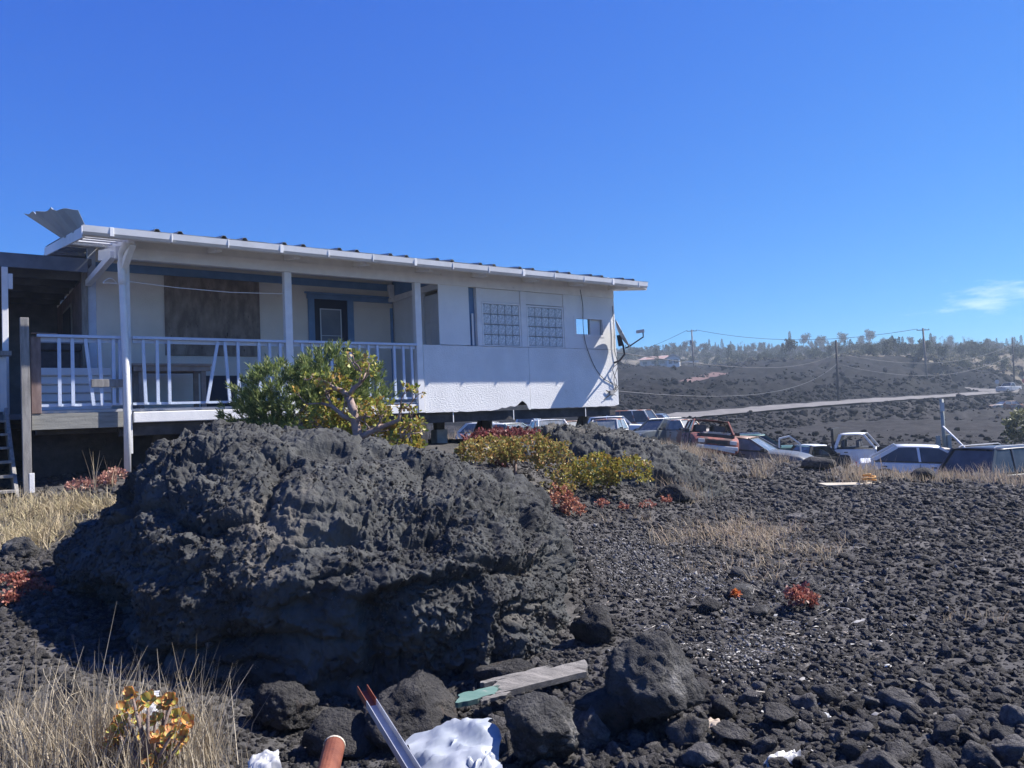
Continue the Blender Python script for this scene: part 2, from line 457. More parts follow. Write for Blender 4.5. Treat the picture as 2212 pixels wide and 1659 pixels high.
_mi = np.where((_mi == 0) & (_dd + 6 * _jit > 31) & (_ce[:, 1] > 0), 3, _mi)
_far_edge = np.where(_th > .27, 222, 268) + 26 * _jit
_mi = np.where(_dd > _far_edge, 2, _mi)
gobj.data.polygons.foreach_set('material_index', _mi.astype(np.int32))
def hill_edge(x, y):
    return np.where(np.arctan2(x, y) > .27, 222, 268) + 26 * fbm(np.stack([x, y, x * 0], -1) * .05 + 2, 3)

# ------------------------------------------------------------------ the house
HA = 0.93206
HX, HY = -1.612, 13.975
house = thing('house', 'single-storey white house on stilts with railed blue porch and corrugated metal roof', 'house', (HX, HY, 0), PI / 2 - HA)
def hp(s, o, z):
    c, n = math.sin(HA), math.cos(HA)
    return np.array([HX + s * c + o * n, HY + s * n - o * c, z])

stucco = M('stucco_paint', (0.78, 0.77, 0.75), (0.86, 0.85, 0.83), scale=2.2, rough=0.8, bump=0.012, bscale=34, spec=0.2, bstretch=(.8, 1.0, 1.5),
           col3=(0.55, 0.53, 0.50), scale3=1.7, pos3=0.66)
white = M('white_paint', (0.78, 0.77, 0.76), (0.86, 0.85, 0.83), scale=6, rough=0.6, bump=0.003, bscale=60, col3=(0.42, 0.38, 0.34), scale3=5.0, pos3=0.68)
gutter_w = M('gutter_vinyl', (0.80, 0.80, 0.80), (0.70, 0.70, 0.69), scale=3, rough=0.35, spec=0.5)
cream = M('cream_wall', (0.70, 0.66, 0.59), (0.78, 0.74, 0.67), scale=1.6, rough=0.8, bump=0.004, bscale=40)
blue = M('blue_paint', (0.54, 0.61, 0.74), (0.61, 0.68, 0.79), scale=9, rough=0.6, bump=0.004, bscale=50, col3=(0.48, 0.50, 0.55), scale3=9, pos3=0.68)
trim_blue = M('trim_blue', (0.13, 0.24, 0.40), (0.17, 0.29, 0.47), scale=5, rough=0.6)
navy = M('navy_door', (0.018, 0.028, 0.055), rough=0.5)
ply = M('weathered_plywood', (0.17, 0.14, 0.125), (0.33, 0.285, 0.245), scale=3.0, rough=0.85, bump=0.004, bscale=60, stretch=(2.2, 2.2, 0.9), col3=(0.05, 0.04, 0.04), scale3=8, pos3=0.64)
greywood = M('weathered_wood', (0.22, 0.205, 0.19), (0.36, 0.34, 0.31), scale=5, rough=0.85, bump=0.006, bscale=60, stretch=(4, 4, 0.6), col3=(0.13, 0.11, 0.10), scale3=6, pos3=0.66)
beamwood = M('weathered_beam', (0.24, 0.235, 0.21), (0.36, 0.35, 0.31), scale=5, rough=0.85, bump=0.006, bscale=60, stretch=(0.6, 4, 6), col3=(0.14, 0.13, 0.12), scale3=3, pos3=0.66)
redwood = M('red_stained_wood', (0.19, 0.13, 0.115), (0.30, 0.22, 0.195), scale=5, rough=0.8, bump=0.004, bscale=60, stretch=(3, 3, 0.7))
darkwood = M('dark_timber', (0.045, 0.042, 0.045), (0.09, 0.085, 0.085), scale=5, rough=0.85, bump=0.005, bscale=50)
roofmetal = M('roof_metal', (0.30, 0.30, 0.29), (0.40, 0.40, 0.39), scale=2, rough=0.45, metal=0.6, col3=(0.22, 0.14, 0.10), scale3=3, pos3=0.66)
sheetgrey = M('sheet_underside', (0.30, 0.33, 0.36), (0.38, 0.41, 0.44), scale=3, rough=0.55, metal=0.25)
concrete = M('concrete', (0.30, 0.29, 0.28), (0.42, 0.41, 0.39), scale=6, rough=0.9, bump=0.006, bscale=50)
pane_dark = glass('dark_pane', (0.03, 0.035, 0.045), 0.12)
screen = glass('screen_pane', (0.09, 0.11, 0.15), 0.35)
DECK = 1.95

def HB(name, mat, s0, s1, o0, o1, z0, z1, parent=house, bevel=0.004):
    return MB().box(s0, s1, -o0, -o1, z0, z1).build(name, mat, parent, bevel=bevel)
def HL(name, mat, p, q, w, h, parent=house, up=(0, 0, 1)):
    return MB().bar((p[0], -p[1], p[2]), (q[0], -q[1], q[2]), w, h, up).build(name, mat, parent, bevel=0.004)

# textured lower panels; the first has a broken lower corner
def ragged(p, q, n, amp):
    out = []
    for i in range(1, n):
        t = i / n; out.append((p[0] + (q[0] - p[0]) * t + R_.uniform(-amp, amp), p[1] + (q[1] - p[1]) * t + R_.uniform(-amp, amp)))
    return out
def panel(name, pts, o, th, mat, parent=house):
    mb = MB(); mb.slab([(a, -o, b) for a, b in pts], (0, th, 0))
    return mb.build(name, mat, parent)
P0, P1 = 1.745, 2.985
lo1 = [(0.005, P0)] + ragged((0.005, P0), (1.62, P0), 20, .008) + [(1.64, P0 + .02), (1.72, P0 + .05), (1.80, P0 + .04), (1.93, P0 + .075), (2.03, P0 + .06), (2.10, P0 + .09),
       (2.16, P0 + .135), (2.22, P0 + .175), (2.27, P0 + .15), (2.33, P0 + .10), (2.36, P0 + .03), (2.40, P0 - .01), (2.428, P0 - .005), (2.428, P1)] + ragged((2.428, P1), (.005, P1), 26, .005) + [(.005, P1)]
panel('wall_panel', lo1, 0.03, 0.025, stucco)
lo2 = [(2.438, P0 + .005)] + ragged((2.438, P0 + .005), (4.86, P0 + .01), 22, .006) + [(4.885, P0 + .04), (4.885, P1)] + ragged((4.885, P1), (2.438, P1), 24, .004) + [(2.438, P1)]
panel('wall_panel', lo2, 0.027, 0.022, stucco)
panel('wall_panel', [(.37, 3.0)] + ragged((.37, 3.0), (1.05, 2.995), 10, .004) + [(1.05, 2.995), (1.045, 4.17), (.375, 4.15)], 0.02, .02, M('smooth_panel', (.76, .76, .75), (.84, .84, .82), scale=1.5, rough=.7, bump=.003, bscale=40))
smooth = MATS['smooth_panel']
HB('recess_board', trim_blue, 1.05, 1.22, -0.06, -.09, 3.0, 4.17)
HB('loose_strip', smooth, 1.125, 1.17, -.02, -.04, 3.0, 3.62)
for s0, s1 in ((1.215, 1.325), (2.275, 2.415), (3.40, 3.475)):
    HB('wall_post', white, s0, s1, 0.035, -.06, 2.992, 4.115)
HB('wall_panel', smooth, 1.328, 2.272, 0.012, -.012, 3.86, 4.115)
HB('wall_panel', smooth, 2.418, 3.397, 0.012, -.012, 3.86, 4.115)
# end panel with a small opening
HOLE = (3.74, 4.50, 3.30, 3.63)
def frame_panel(s0, s1, z0, z1, h, o, th, mat):
    mb = MB(); a, b, c, d = h
    mb.box(s0, a, -o, -o + th, z0, z1); mb.box(b, s1, -o, -o + th, z0, z1)
    mb.box(a, b, -o, -o + th, z0, c); mb.box(a, b, -o, -o + th, d, z1)
    return mb.build('wall_panel', mat, house)
frame_panel(3.478, 4.80, 2.992, 4.26, HOLE, 0.022, .02, smooth)
panel('wall_panel', [(4.803, 2.99), (4.885, 2.99), (4.885, 3.7), (4.87, 4.25), (4.803, 4.255)], .018, .02, stucco)
fr = MB(); a, b, c, d = HOLE
for q in ((a - .07, b + .05, c - .055, c), (a - .07, b + .05, d, d + .05)): fr.box(q[0], q[1], -.028, 0.03, q[2], q[3])
fr.box(a - .07, a, -.028, .03, c, d); fr.box(b, b + .05, -.028, .03, c, d)
opening = fr.build('small_window', white, house)
MB().box(a + .43, b, .05, .054, c, d).build('pane', smooth, opening)
MB().box(a + .415, a + .445, -.005, .02, c, d).build('mullion', white, opening)
# patterned glass block windows
blockglass = bpy.data.materials.new('patterned_glass'); blockglass.use_nodes = True
N, L = blockglass.node_tree.nodes, blockglass.node_tree.links; bs = N['Principled BSDF']
tcb = N.new('ShaderNodeTexCoord'); vo = N.new('ShaderNodeTexNoise'); vo.inputs['Scale'].default_value = 17; vo.inputs['Detail'].default_value = 2; vo.inputs['Distortion'].default_value = 2.4
L.new(tcb.outputs['Object'], vo.inputs['Vector'])
rp = N.new('ShaderNodeValToRGB'); rp.color_ramp.elements[0].position = .40; rp.color_ramp.elements[1].position = .66
rp.color_ramp.elements[0].color = (.46, .49, .51, 1); rp.color_ramp.elements[1].color = (.88, .90, .92, 1); L.new(vo.outputs['Fac'], rp.inputs[0]); L.new(rp.outputs[0], bs.inputs['Base Color'])
bmp = N.new('ShaderNodeBump'); bmp.inputs['Distance'].default_value = .015; L.new(vo.outputs['Fac'], bmp.inputs['Height']); L.new(bmp.outputs[0], bs.inputs['Normal'])
bs.inputs['Roughness'].default_value = .12; bs.inputs['Specular IOR Level'].default_value = .8
block_me = None
for s0, s1, z0, z1 in ((1.335, 2.268, 2.995, 3.855), (2.425, 3.392, 2.995, 3.845)):
    f = MB(); t = .035
    f.box(s0, s1, -.026, .03, z1 - t, z1); f.box(s0, s1, -.026, .03, z0, z0 + .02); f.box(s0, s0 + t, -.026, .03, z0 + .02, z1 - t); f.box(s1 - t, s1, -.026, .03, z0 + .02, z1 - t)
    win = f.build('window', white, house)
    bk = MB().box(s0 + t, s1 - t, .022, .026, z0 + .02, z1 - t).build('mortar', M('grey_mortar', (.52, .54, .56), rough=.8), win)
    nw, nh = 5, 4; cw = (s1 - s0 - 2 * t) / nw; ch = (z1 - z0 - t - .02) / nh
    for i in range(nw):
        for k in range(nh):
            me = MB().box(-cw / 2 + .006, cw / 2 - .006, -.018, .02, -ch / 2 + .007, ch / 2 - .007)
            ob = me.build('glass_block', blockglass, win, bevel=.006)
            ob.location = (s0 + t + (i + .5) * cw, 0.0, z0 + .02 + (k + .5) * ch)
HB('frieze', white, -4.88, 4.86, .02, -.02, 4.288, 4.405)
# posts and porch beam
HB('beam', white, -5.02, 4.86, .045, -.045, 4.12, 4.29)
for s0, s1 in ((-2.55, -2.43), (-.135, -.012)): HB('post', white, s0, s1, .048, -.06, 1.75, 4.117)
HB('post', white, -4.93, -4.83, -.01, -.10, 1.3, 4.117)
# porch deck and its rim
HB('porch_deck', M('deck_boards', (.42, .42, .43), (.52, .52, .52), scale=4, rough=.8), -6.05, .42, -.02, -1.85, DECK - .04, DECK)
HB('rim_board', white, -4.82, -.14, .03, -.02, 1.745, 1.90, bevel=.01)
HB('beam_grey', beamwood, -6.07, -4.94, .03, -.05, 1.69, 1.905).name = 'rim_beam'
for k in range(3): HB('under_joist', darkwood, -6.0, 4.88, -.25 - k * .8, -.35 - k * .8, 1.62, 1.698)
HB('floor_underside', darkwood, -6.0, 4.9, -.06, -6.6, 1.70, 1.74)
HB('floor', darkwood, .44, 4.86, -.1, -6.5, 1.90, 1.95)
# railings
def railing(s0, s1, bal, z0, z1, mat, tilt={}, rail_mat=None):
    top = MB().box(s0, s1, -.075, .03, z1 - .03, z1 + .01).build('railing', mat, house, bevel=.004)
    MB().box(s0 + .01, s1 - .01, -.012, .02, z1 - .085, z1 - .033).build('top_rail', mat, top)
    MB().box(s0, s1, -.015, .025, z0, z0 + .035).build('bottom_rail', mat, top)
    for i, s in enumerate(bal):
        b, t = tilt.get(i, (s, s))
        y = -.035 + R_.uniform(-.004, .004)
        MB().bar((b, y, z0 + .004), (t, y, z1 - .035), .042, .038, (0, 1, 0)).build('baluster', mat, top)
    return top
railing(-6.0, -4.97, [-5.74, -5.58, -5.38, -5.24, -5.07, -4.985], 2.0, 2.98, blue, {2: (-5.33, -5.42), 3: (-5.22, -5.25)})
railing(-4.82, -2.56, [-4.67, -4.49, -4.33, -3.72, -3.49, -3.32, -2.99, -2.82, -2.65], 2.0, 2.985, blue, {3: (-3.80, -3.62), 4: (-3.46, -3.52), 0: (-4.655, -4.68)})
railing(-2.43, -.14, [-2.28, -2.1, -1.94, -1.77, -1.6, -1.43, -1.26, -1.09, -.92, -.59, -.41, -.24], 2.0, 2.99, blue, {11: (-.235, -.245)})
HB('rail_splice', greywood, -5.36, -4.955, .085, .04, 2.26, 2.37)
HB('rail_end_board', redwood, -6.06, -5.76, .078, -.03, 2.992, 3.005)
HB('rail_end_post', redwood, -6.07, -5.955, .04, -.06, 1.91, 2.955)
# newel post standing beside the stair
HL('newel_post', greywood, (-6.13, .07, .72), (-6.145, .07, 3.2), .10, .10, up=(0, 1, 0))
HB('outlet_box', white, -6.115, -6.055, .125, .10, .86, 1.12)
HB('sill_block', concrete, -6.42, -6.0, .22, -.12, .66, .735)
# drain pipe
MB().tube([(-4.93, -.12, .93), (-4.92, -.12, 2.3), (-4.95, -.11, 3.75), (-4.955, -.105, 3.83)], .046, 14).build('downpipe', white, house, smooth=True)
MB().tube([(-4.952, -.105, 3.72), (-4.953, -.105, 3.83), (-4.96, -.09, 4.02), (-4.955, -.2, 4.20), (-4.94, -.50, 4.27)], [.052, .05, .046, .046, .046], 14).build('downpipe_elbow', white, house, smooth=True)
# knee braces and the corner bracket
HL('knee_brace', white, (-4.93, .02, 3.93), (-4.87, .46, 4.26), .085, .09)
HL('knee_brace', white, (-5.02, -.12, 4.20), (-5.12, -1.80, 4.05), .085, .10)
HL('bracket', white, (-4.93, -.04, 4.205), (-5.06, -.9, 4.33), .09, .16)
# rafters, soffit, gutter, metal roof: the leftmost sheet is peeled back
SL = 0.14
def rz(o): return 4.335 + (0.6 - o) * SL
for s in (-4.9, -3.7, -2.5, -1.28, -.06, 1.16, 2.38, 3.6, 4.78):
    HL('rafter', white, (s, .53, rz(.53) - .055), (s, -2.4, rz(-2.4) - .055), .085, .095)
sof = MB(); sof.slab([(-4.88, -.56, rz(.56) - .004), (5.3, -.56, rz(.56) - .004), (5.3, 2.0, rz(-2.0) - .004), (-4.88, 2.0, rz(-2.0) - .004)], (0, 0, .014))
sof.build('soffit', M('soffit_paint', (.74, .74, .74), (.8, .8, .8), scale=2, rough=.7), house)
for o in (.42, .12, -.25, -.7, -1.3, -1.9, -2.6, -3.2, -3.8): HB('purlin', white, -5.48, -4.885, o + .03, o - .05, rz(o) - .05, rz(o) - .005)
HL('rake_board', white, (-5.5, .62, rz(.62) - .02), (-5.5, -4.0, rz(-4.0) - .02), .035, .15)
HL('rake_board', white, (5.32, .60, rz(.60) - .03), (5.32, -4.0, rz(-4.0) - .03), .035, .12)
g = MB()
prof = [(.60, 4.40), (.61, 4.30), (.64, 4.268), (.70, 4.265), (.735, 4.30), (.745, 4.385), (.725, 4.385), (.715, 4.31), (.64, 4.285), (.628, 4.40)]
gs0, gs1 = -5.52, 5.22
n = len(prof)
g.add([(gs0, -o, z) for o, z in prof] + [(gs1, -o, z) for o, z in prof], [(i, (i + 1) % n, n + (i + 1) % n, n + i) for i in range(n)] + [tuple(reversed(range(n))), tuple(range(n, 2 * n))])
gut = g.build('gutter', gutter_w, house, fix=True)
for i in range(14):
    s = -5.2 + i * .78
    MB().box(s, s + (.012 if i % 3 else .05), -.748, -.605, 4.262, 4.388).build('gutter_bracket', gutter_w, gut, bevel=.004)
HB('fascia', white, -5.48, 5.30, .60, .575, 4.27, 4.40)
def corr(s0, s1, o0, o1, lift=0.0):
    rows = []
    ss = []
    k0 = math.ceil((s0 + 5.5) / .305 - 1e-6)
    s = s0; ss = [(s0, 0)]
    for k in range(k0, 60):
        c = -5.5 + k * .305
        if c - .05 < s0: continue
        if c + .06 > s1: break
        ss += [(c - .045, 0), (c - .02, .04), (c + .02, .04), (c + .045, 0)]
    ss.append((s1, 0))
    for o in np.linspace(o0, o1, 6): rows.append([(a, -o, rz(o) + .085 + b + lift) for a, b in ss])
    return MB().grid(rows)
sheets = np.arange(-4.87, 5.36, .915)
roof = None
for i, s in enumerate(sheets):
    s1 = min(s + .93, 5.36)
    corr(s, s1, .66 + R_.uniform(-.015, .02), -4.0, .004 * (i % 2)).build('roof_sheet', roofmetal, house, thick=.004)
back = MB().grid([[(s, 4.0, rz(-4.0) + .03) for s in (-5.5, 5.36)], [(s, 8.2, rz(-4.0) - .6) for s in (-5.5, 5.36)]]).build('roof_sheet', roofmetal, house, thick=.004)
corr(-5.5, -4.88, -1.05, -4.0).build('roof_sheet', roofmetal, house, thick=.004)
# peeled sheet
def hl(P):
    c, n = math.sin(HA), math.cos(HA); dx, dy = P[0] - HX, P[1] - HY
    return np.array([dx * c + dy * n, -(dx * n - dy * c), P[2]])
Q1, Q2 = np.array([-5.47, -.62, rz(.62) + .06]), np.array([-5.47, 1.7, rz(-1.7) + .05])
Q3, Q4 = hl(at(168, 452, 10.15)), hl(at(54, 463, 12.1))
rows = []
for i in range(17):
    t = i / 16; row = []; a_, b_ = Q1 * (1 - t) + Q2 * t, Q3 * (1 - t) + Q4 * t
    b_ = b_ + np.array([0, 0, .05 * math.sin(t * PI)]); rib = .05 if i in (5, 6, 11, 12) else 0
    nrm_ = np.cross(b_ - a_, Q2 - Q1); nrm_ /= np.linalg.norm(nrm_)
    for k in range(7):
        q = k / 6; p = a_ * (1 - q) + b_ * q + nrm_ * rib
        if k == 6: p = p + (b_ - a_) * R_.uniform(-.08, .06)
        row.append(tuple(p))
    rows.append(row)
MB().grid(rows).build('peeled_roof_sheet', sheetgrey, house, thick=.005)['label'] = 'corrugated roof sheet bent up at the corner'
# porch back wall, boarded window, doors
BW = -1.85
HB('porch_wall', cream, -5.0, .42, BW - .02, BW - .1, DECK, 4.9)
HB('corner_board', blue, -5.12, -5.0, BW - .015, BW - .11, DECK, 4.75)
HB('wall_header', trim_blue, -5.0, .42, BW, BW - .015, 4.28, 4.42)
HB('corner_batten', greywood, -5.21, -5.125, BW + .02, BW - .06, DECK, 4.28)
HB('boarded_window', ply, -3.96, -2.33, BW + .012, BW - .018, 2.9, 4.275)
HB('dark_hatch', navy, -3.35, -2.75, BW + .005, BW - .018, DECK + .02, 2.55)
dr = HB('door_frame', trim_blue, -1.42, .40, BW + .03, BW - .018, 4.03, 4.13)
for s0, s1 in ((-1.40, -1.28), (-.60, -.47)): HB('jamb', trim_blue, s0, s1, BW + .028, BW - .018, DECK, 4.03, dr)
HB('cornice', trim_blue, -1.48, .405, BW + .07, BW + .032, 4.12, 4.155, dr)
dn = HB('door', navy, -1.28, -.60, BW + .01, BW - .018, DECK, 4.03)
fr = MB()
for q in ((-1.17, -.73, 3.83, 3.85), (-1.17, -.73, 2.75, 2.77), (-1.17, -.73, 3.32, 3.33)): fr.box(q[0], q[1], -(BW + .02), -(BW + .012), q[2], q[3])
for q in ((-1.17, -1.15), (-.75, -.73)): fr.box(q[0], q[1], -(BW + .02), -(BW + .012), 2.77, 3.83)
fr.build('screen_frame', M('alu_frame', (.5, .52, .54), rough=.4, metal=.4), dn)
HB('screen', screen, -1.15, -.75, BW + .0145, BW + .0115, 2.77, 3.83, dn, 0)
HB('door', M('cream_door', (.66, .62, .56), (.72, .68, .62), scale=2, rough=.7), -.47, .34, BW + .012, BW - .018, DECK, 3.93)
HB('jamb', trim_blue, .34, .40, BW + .028, BW - .018, DECK, 3.93, dr)
# partition between porch and room, with a panelled door
HB('partition_wall', M('partition_paint', (.68, .67, .66), (.74, .73, .72), scale=2, rough=.7), .42, .48, -.62, BW, DECK, 4.06)
HB('partition_wall', trim_blue, .425, .475, -.05, BW, 4.19, 4.6)
HB('partition_head', white, .415, .485, -.05, BW, 4.065, 4.18)
pd = HB('panel_door', M('door_white', (.55, .55, .55), (.62, .62, .61), scale=2, rough=.5), .425, .47, -.06, -.60, DECK, 3.98)
for z0, z1 in ((3.45, 3.8), (2.95, 3.35), (2.15, 2.85)):
    for o0, o1 in ((-.12, -.30), (-.36, -.54)): MB().box(.418, .424, -o0, -o1, z0, z1).build('door_panel', MATS['door_white'], pd, bevel=.003)
HB('corner_post', white, .30, .41, BW + .1, BW, 4.05, 4.40)
# outer walls that close the box
wallm = stucco
# the end wall has a window in line with the small opening at the front, so daylight shows through
HB('end_wall', wallm, 4.80, 4.86, -.06, -.78, 1.95, 4.6); HB('end_wall', wallm, 4.80, 4.86, -1.85, -6.5, 1.95, 4.6)
HB('end_wall', wallm, 4.802, 4.858, -.782, -1.848, 1.95, 3.2); HB('end_wall', wallm, 4.802, 4.858, -.782, -1.848, 4.05, 4.6)
HB('rear_wall', wallm, -5.0, 4.79, -6.42, -6.5, 1.75, 4.55)
HB('inner_wall', cream, .49, 4.79, -3.4, -3.46, 1.95, 4.7)
HB('porch_ceiling', M('ceiling_paint', (.72, .72, .72), (.78, .78, .78), scale=2, rough=.8), -4.9, .4, -.55, -1.83, 4.47, 4.48)
# clothes line on the porch with its loop of rope
MB().tube([(-4.87, .0, 3.80), (-4.2, .02, 3.755), (-3.4, .02, 3.735), (-2.55, .0, 3.76)], .006, 6).build('clothes_line', white, house, smooth=True)
MB().tube([(-4.98 - .09 + .09 * math.cos(t), .1 + .03 * math.sin(3 * t), 3.79 + .03 * math.sin(t) - .02 * math.cos(2 * t)) for t in np.linspace(0, 12, 40)], .006, 5).build('rope_loop', white, house, smooth=True)
# left wing under a flat roof
wing_veil = M('wing_veil_grey', (.13, .145, .17), (.2, .215, .24), scale=3, rough=.8)  # blue-grey with the milky veil over the shaded wing mixed into its colour
HB('wing_roof', wing_veil, -10.5, -5.1, -1.55, -5.8, 4.30, 4.40)
HB('wing_fascia', wing_veil, -10.5, -5.16, -1.50, -1.54, 4.17, 4.39)
for k in range(5): HB('wing_joist', wing_veil, -10.4, -5.2, -2.0 - k * .7, -2.06 - k * .7, 4.12, 4.298)
HB('wing_wall', M('wing_side', (.17, .14, .14), (.25, .2, .2), scale=4, rough=.85), -5.20, -5.13, -2.0, -6.4, 1.75, 4.12)
HB('wing_rear_wall', wing_veil, -10.5, -5.2, -5.2, -5.28, 1.75, 4.3)
wf = HB('wing_window', greywood, -5.225, -5.205, -3.0, -4.1, 2.75, 3.9)
HB('pane', pane_dark, -5.24, -5.228, -3.07, -4.03, 2.82, 3.83, wf, 0)
wf = HB('wing_window', greywood, -7.9, -6.6, -5.16, -5.19, 2.6, 3.65)
HB('pane', pane_dark, -7.83, -6.67, -5.13, -5.155, 2.67, 3.58, wf, 0)
HB('wing_post', white, -6.31, -6.23, -1.45, -1.54, 1.95, 4.16)
HB('post_block', white, -6.228, -6.17, -1.44, -1.5, 3.83, 4.06)
HB('wing_deck', wing_veil, -10.5, -6.06, -1.2, -5.2, 1.86, 1.94)
HB('wing_deck', wing_veil, -6.05, -5.14, -1.87, -5.2, 1.86, 1.94)
wp = HB('wing_panel', M('white_metal', (.62, .62, .60), (.7, .7, .68), scale=2, rough=.5), -8.4, -6.28, -1.12, -1.15, 1.98, 2.78)
for k in range(9): HB('rib', MATS['white_metal'], -6.42 - k * .2, -6.38 - k * .2, -1.10, -1.12, 1.98, 2.78, wp)
HB('wing_rail', greywood, -8.4, -6.22, -1.06, -1.2, 2.79, 2.86)
# stair
st = HL('stair', greywood, (-6.26, .18, .74), (-6.30, -1.1, 1.95), .045, .24)
HL('stringer', greywood, (-7.30, .18, .74), (-7.34, -1.1, 1.95), .045, .24, st)
for k in range(6):
    z = .92 + k * .187; o = .12 - k * .215
    HB('tread', greywood, -7.28, -6.285, o + .13, o - .12, z - .035, z, st)
HB('landing_board', beamwood, -6.95, -4.98, .62, .34, .71, .76)
# piers, stilts and braces under the house
def pier(s, o, z0=.6, brace=None):
    HB('stilt', darkwood, s - .07, s + .07, o + .07, o - .07, z0, 1.70)
    if brace:
        for b in brace: HL('brace', darkwood, (s + b, o, z0 + .15), (s, o, 1.66), .05, .11)
pier(.0, -.1, .5, (-.55,)); pier(2.1, -1.2, .5, (-.55, .5)); pier(4.2, -.4, .3, (-.6,)); pier(3.3, -3.0, .3, (.5,)); pier(.8, -3.0, .5, (.5,)); pier(-2.4, -1.0, .6); pier(-4.4, -.45, .6, (.5,)); pier(4.6, -4.6, .3)
pier(-5.4, -1.9, .6)
HB('pier_block', concrete, .62, .86, -.62, -.86, 1.06, 1.42, bevel=.02); HB('pier_block', concrete, .56, .92, -.56, -.92, .95, 1.1, bevel=.02); HB('pier_block', darkwood, .66, .82, -.66, -.82, 1.42, 1.70)
HL('floor_beam', darkwood, (-5.0, -.12, 1.64), (4.86, -.12, 1.64), .10, .17)
for s in (.6, 2.0, 3.9): HB('strap', white, s, s + .02, .012, .008, 1.55, 1.74)
HB('dark_backing', darkwood, -10.5, -2.2, -3.6, -3.66, .7, 1.75)  # both dark sheets are added to keep the hollow under the floor black
HB('dark_backing', darkwood, -6.05, -3.6, -1.1, -1.14, .8, 1.68)
# electric cables on the end wall
def cable(name, pts, r=.007, mat=None, parent=house):
    P = [Vector((p[0], -p[1], p[2])) for p in pts]; out = []
    for i in range(len(P) - 1):
        p0, p1, p2, p3 = P[max(i - 1, 0)], P[i], P[i + 1], P[min(i + 2, len(P) - 1)]
        for t in np.linspace(0, 1, 6, endpoint=False):
            t2, t3 = t * t, t * t * t
            out.append(.5 * ((2 * p1) + (-p0 + p2) * t + (2 * p0 - 5 * p1 + 4 * p2 - p3) * t2 + (-p0 + 3 * p1 - 3 * p2 + p3) * t3))
    out.append(P[-1])
    return MB().tube(out, r, 5).build(name, mat or darkwood, parent, smooth=True)
cable('cable', [(3.88, .045, 4.25), (3.93, .05, 3.9), (3.92, .045, 3.45), (3.98, .05, 3.05), (4.2, .045, 2.6), (4.45, .04, 2.35), (4.75, .045, 2.22), (4.8, .05, 2.1)])
cable('cable', [(4.80, .05, 3.95), (4.82, .05, 3.4), (4.80, .05, 3.0), (4.86, .06, 2.7), (4.7, .07, 2.55), (4.82, .06, 2.25), (4.62, .06, 2.05), (4.5, .05, 2.1), (4.78, .06, 1.98)])
cable('cable', [(4.86, .06, 2.6), (4.72, .07, 2.3), (4.84, .06, 2.12), (4.55, .06, 1.98), (4.42, .05, 1.9), (4.7, .05, 2.05), (4.86, .05, 2.2)])
HB('cable_box', concrete, 4.60, 4.72, .07, .03, 2.0, 2.09)

# satellite dish on a bent mast at the far corner
DC = hp(4.71, .42, 3.30)
dish = thing('satellite_dish', 'grey satellite dish with feed arm on a curved mast at the house corner', 'satellite dish', tuple(hp(4.80, .03, 2.70)))
dm = M('dish_grey', (.42, .43, .45), (.5, .51, .53), scale=3, rough=.5)
dk = M('dish_bracket', (.06, .06, .07), rough=.6)
b0 = hp(4.80, .03, 2.70)
c = Vector(DC - b0)
vw = Vector((DC[0], DC[1], 0)).normalized()
dn_ = Vector((vw.y, -vw.x, 0)) * .91 + Vector((0, 0, .42)) - vw * .03; dn_.normalize()
up_ = Vector((0, 0, 1)) - dn_ * dn_.z; up_.normalize(); sd_ = dn_.cross(up_)
k_ = c - dn_ * .10 - up_ * .14
MB().tube([Vector((0, 0, 0)), Vector((.10, -.08, .03)), k_ + Vector((.05, 0, -.28)), k_ + Vector((.03, 0, -.1)), k_], .022, 8).build('mast', dk, dish, smooth=True)
rows = []
for i in range(8):
    r = i / 7
    rows.append([tuple(c + (sd_ * math.cos(a) * .37 + up_ * math.sin(a) * .335) * r + dn_ * .07 * (r * r - 1)) for a in np.linspace(0, 2 * PI, 33)])
MB().grid(rows).build('reflector', dm, dish, smooth=True, thick=.012)
e0 = c - up_ * .31
MB().tube([e0 - dn_ * .10, e0 + dn_ * .03, e0 + dn_ * .33 + Vector((0, 0, .04)), e0 + dn_ * .33 + Vector((0, 0, .17))], .015, 8).build('feed_arm', dk, dish)
MB().bar(e0 + dn_ * .36 + Vector((0, 0, .16)), e0 + dn_ * .17 + Vector((0, 0, .22)), .08, .06).build('feed_head', dm, dish)
MB().bar(c - dn_ * .16 - up_ * .22, c - dn_ * .09 + up_ * .0, .14, .10).build('bracket', dk, dish)

# loose things on the porch
tb = thing('porch_table', 'low slatted wooden table against the porch wall behind the blue railing', 'table', tuple(hp(-4.05, -1.25, DECK)), PI / 2 - HA)
tw = M('table_wood', (.30, .235, .20), (.42, .34, .29), scale=5, rough=.8)
for k in range(5): MB().box(-.60, .60, -.32 + k * .13, -.21 + k * .13, .70, .735).build('top_board', tw, tb)
MB().box(-.58, .58, -.29, -.265, .615, .698).build('apron', tw, tb); MB().box(-.58, .58, .265, .29, .615, .698).build('apron', tw, tb)
for x in (-.5, .44):
    for y in (-.262, .20): MB().box(x, x + .075, y, y + .06, 0, .698).build('leg', tw, tb)
for k in range(9): MB().box(-.42 + k * .105, -.37 + k * .105, -.25, .25, .10, .12).build('shelf_slat', tw, tb)
wp = thing('ribbed_panel', 'white ribbed sheet standing behind the short railing by the newel post', 'panel', tuple(hp(-5.5, -.55, DECK)), PI / 2 - HA)
for k in range(5): MB().slab([(-.44, 0, k * .125), (-.44, -.05, k * .125 + .02), (-.44, -.015, k * .125 + .125), (-.44, 0.01, k * .125 + .125)], (.92, 0, 0)).build('rib', MATS['white_metal'], wp, bevel=.006)
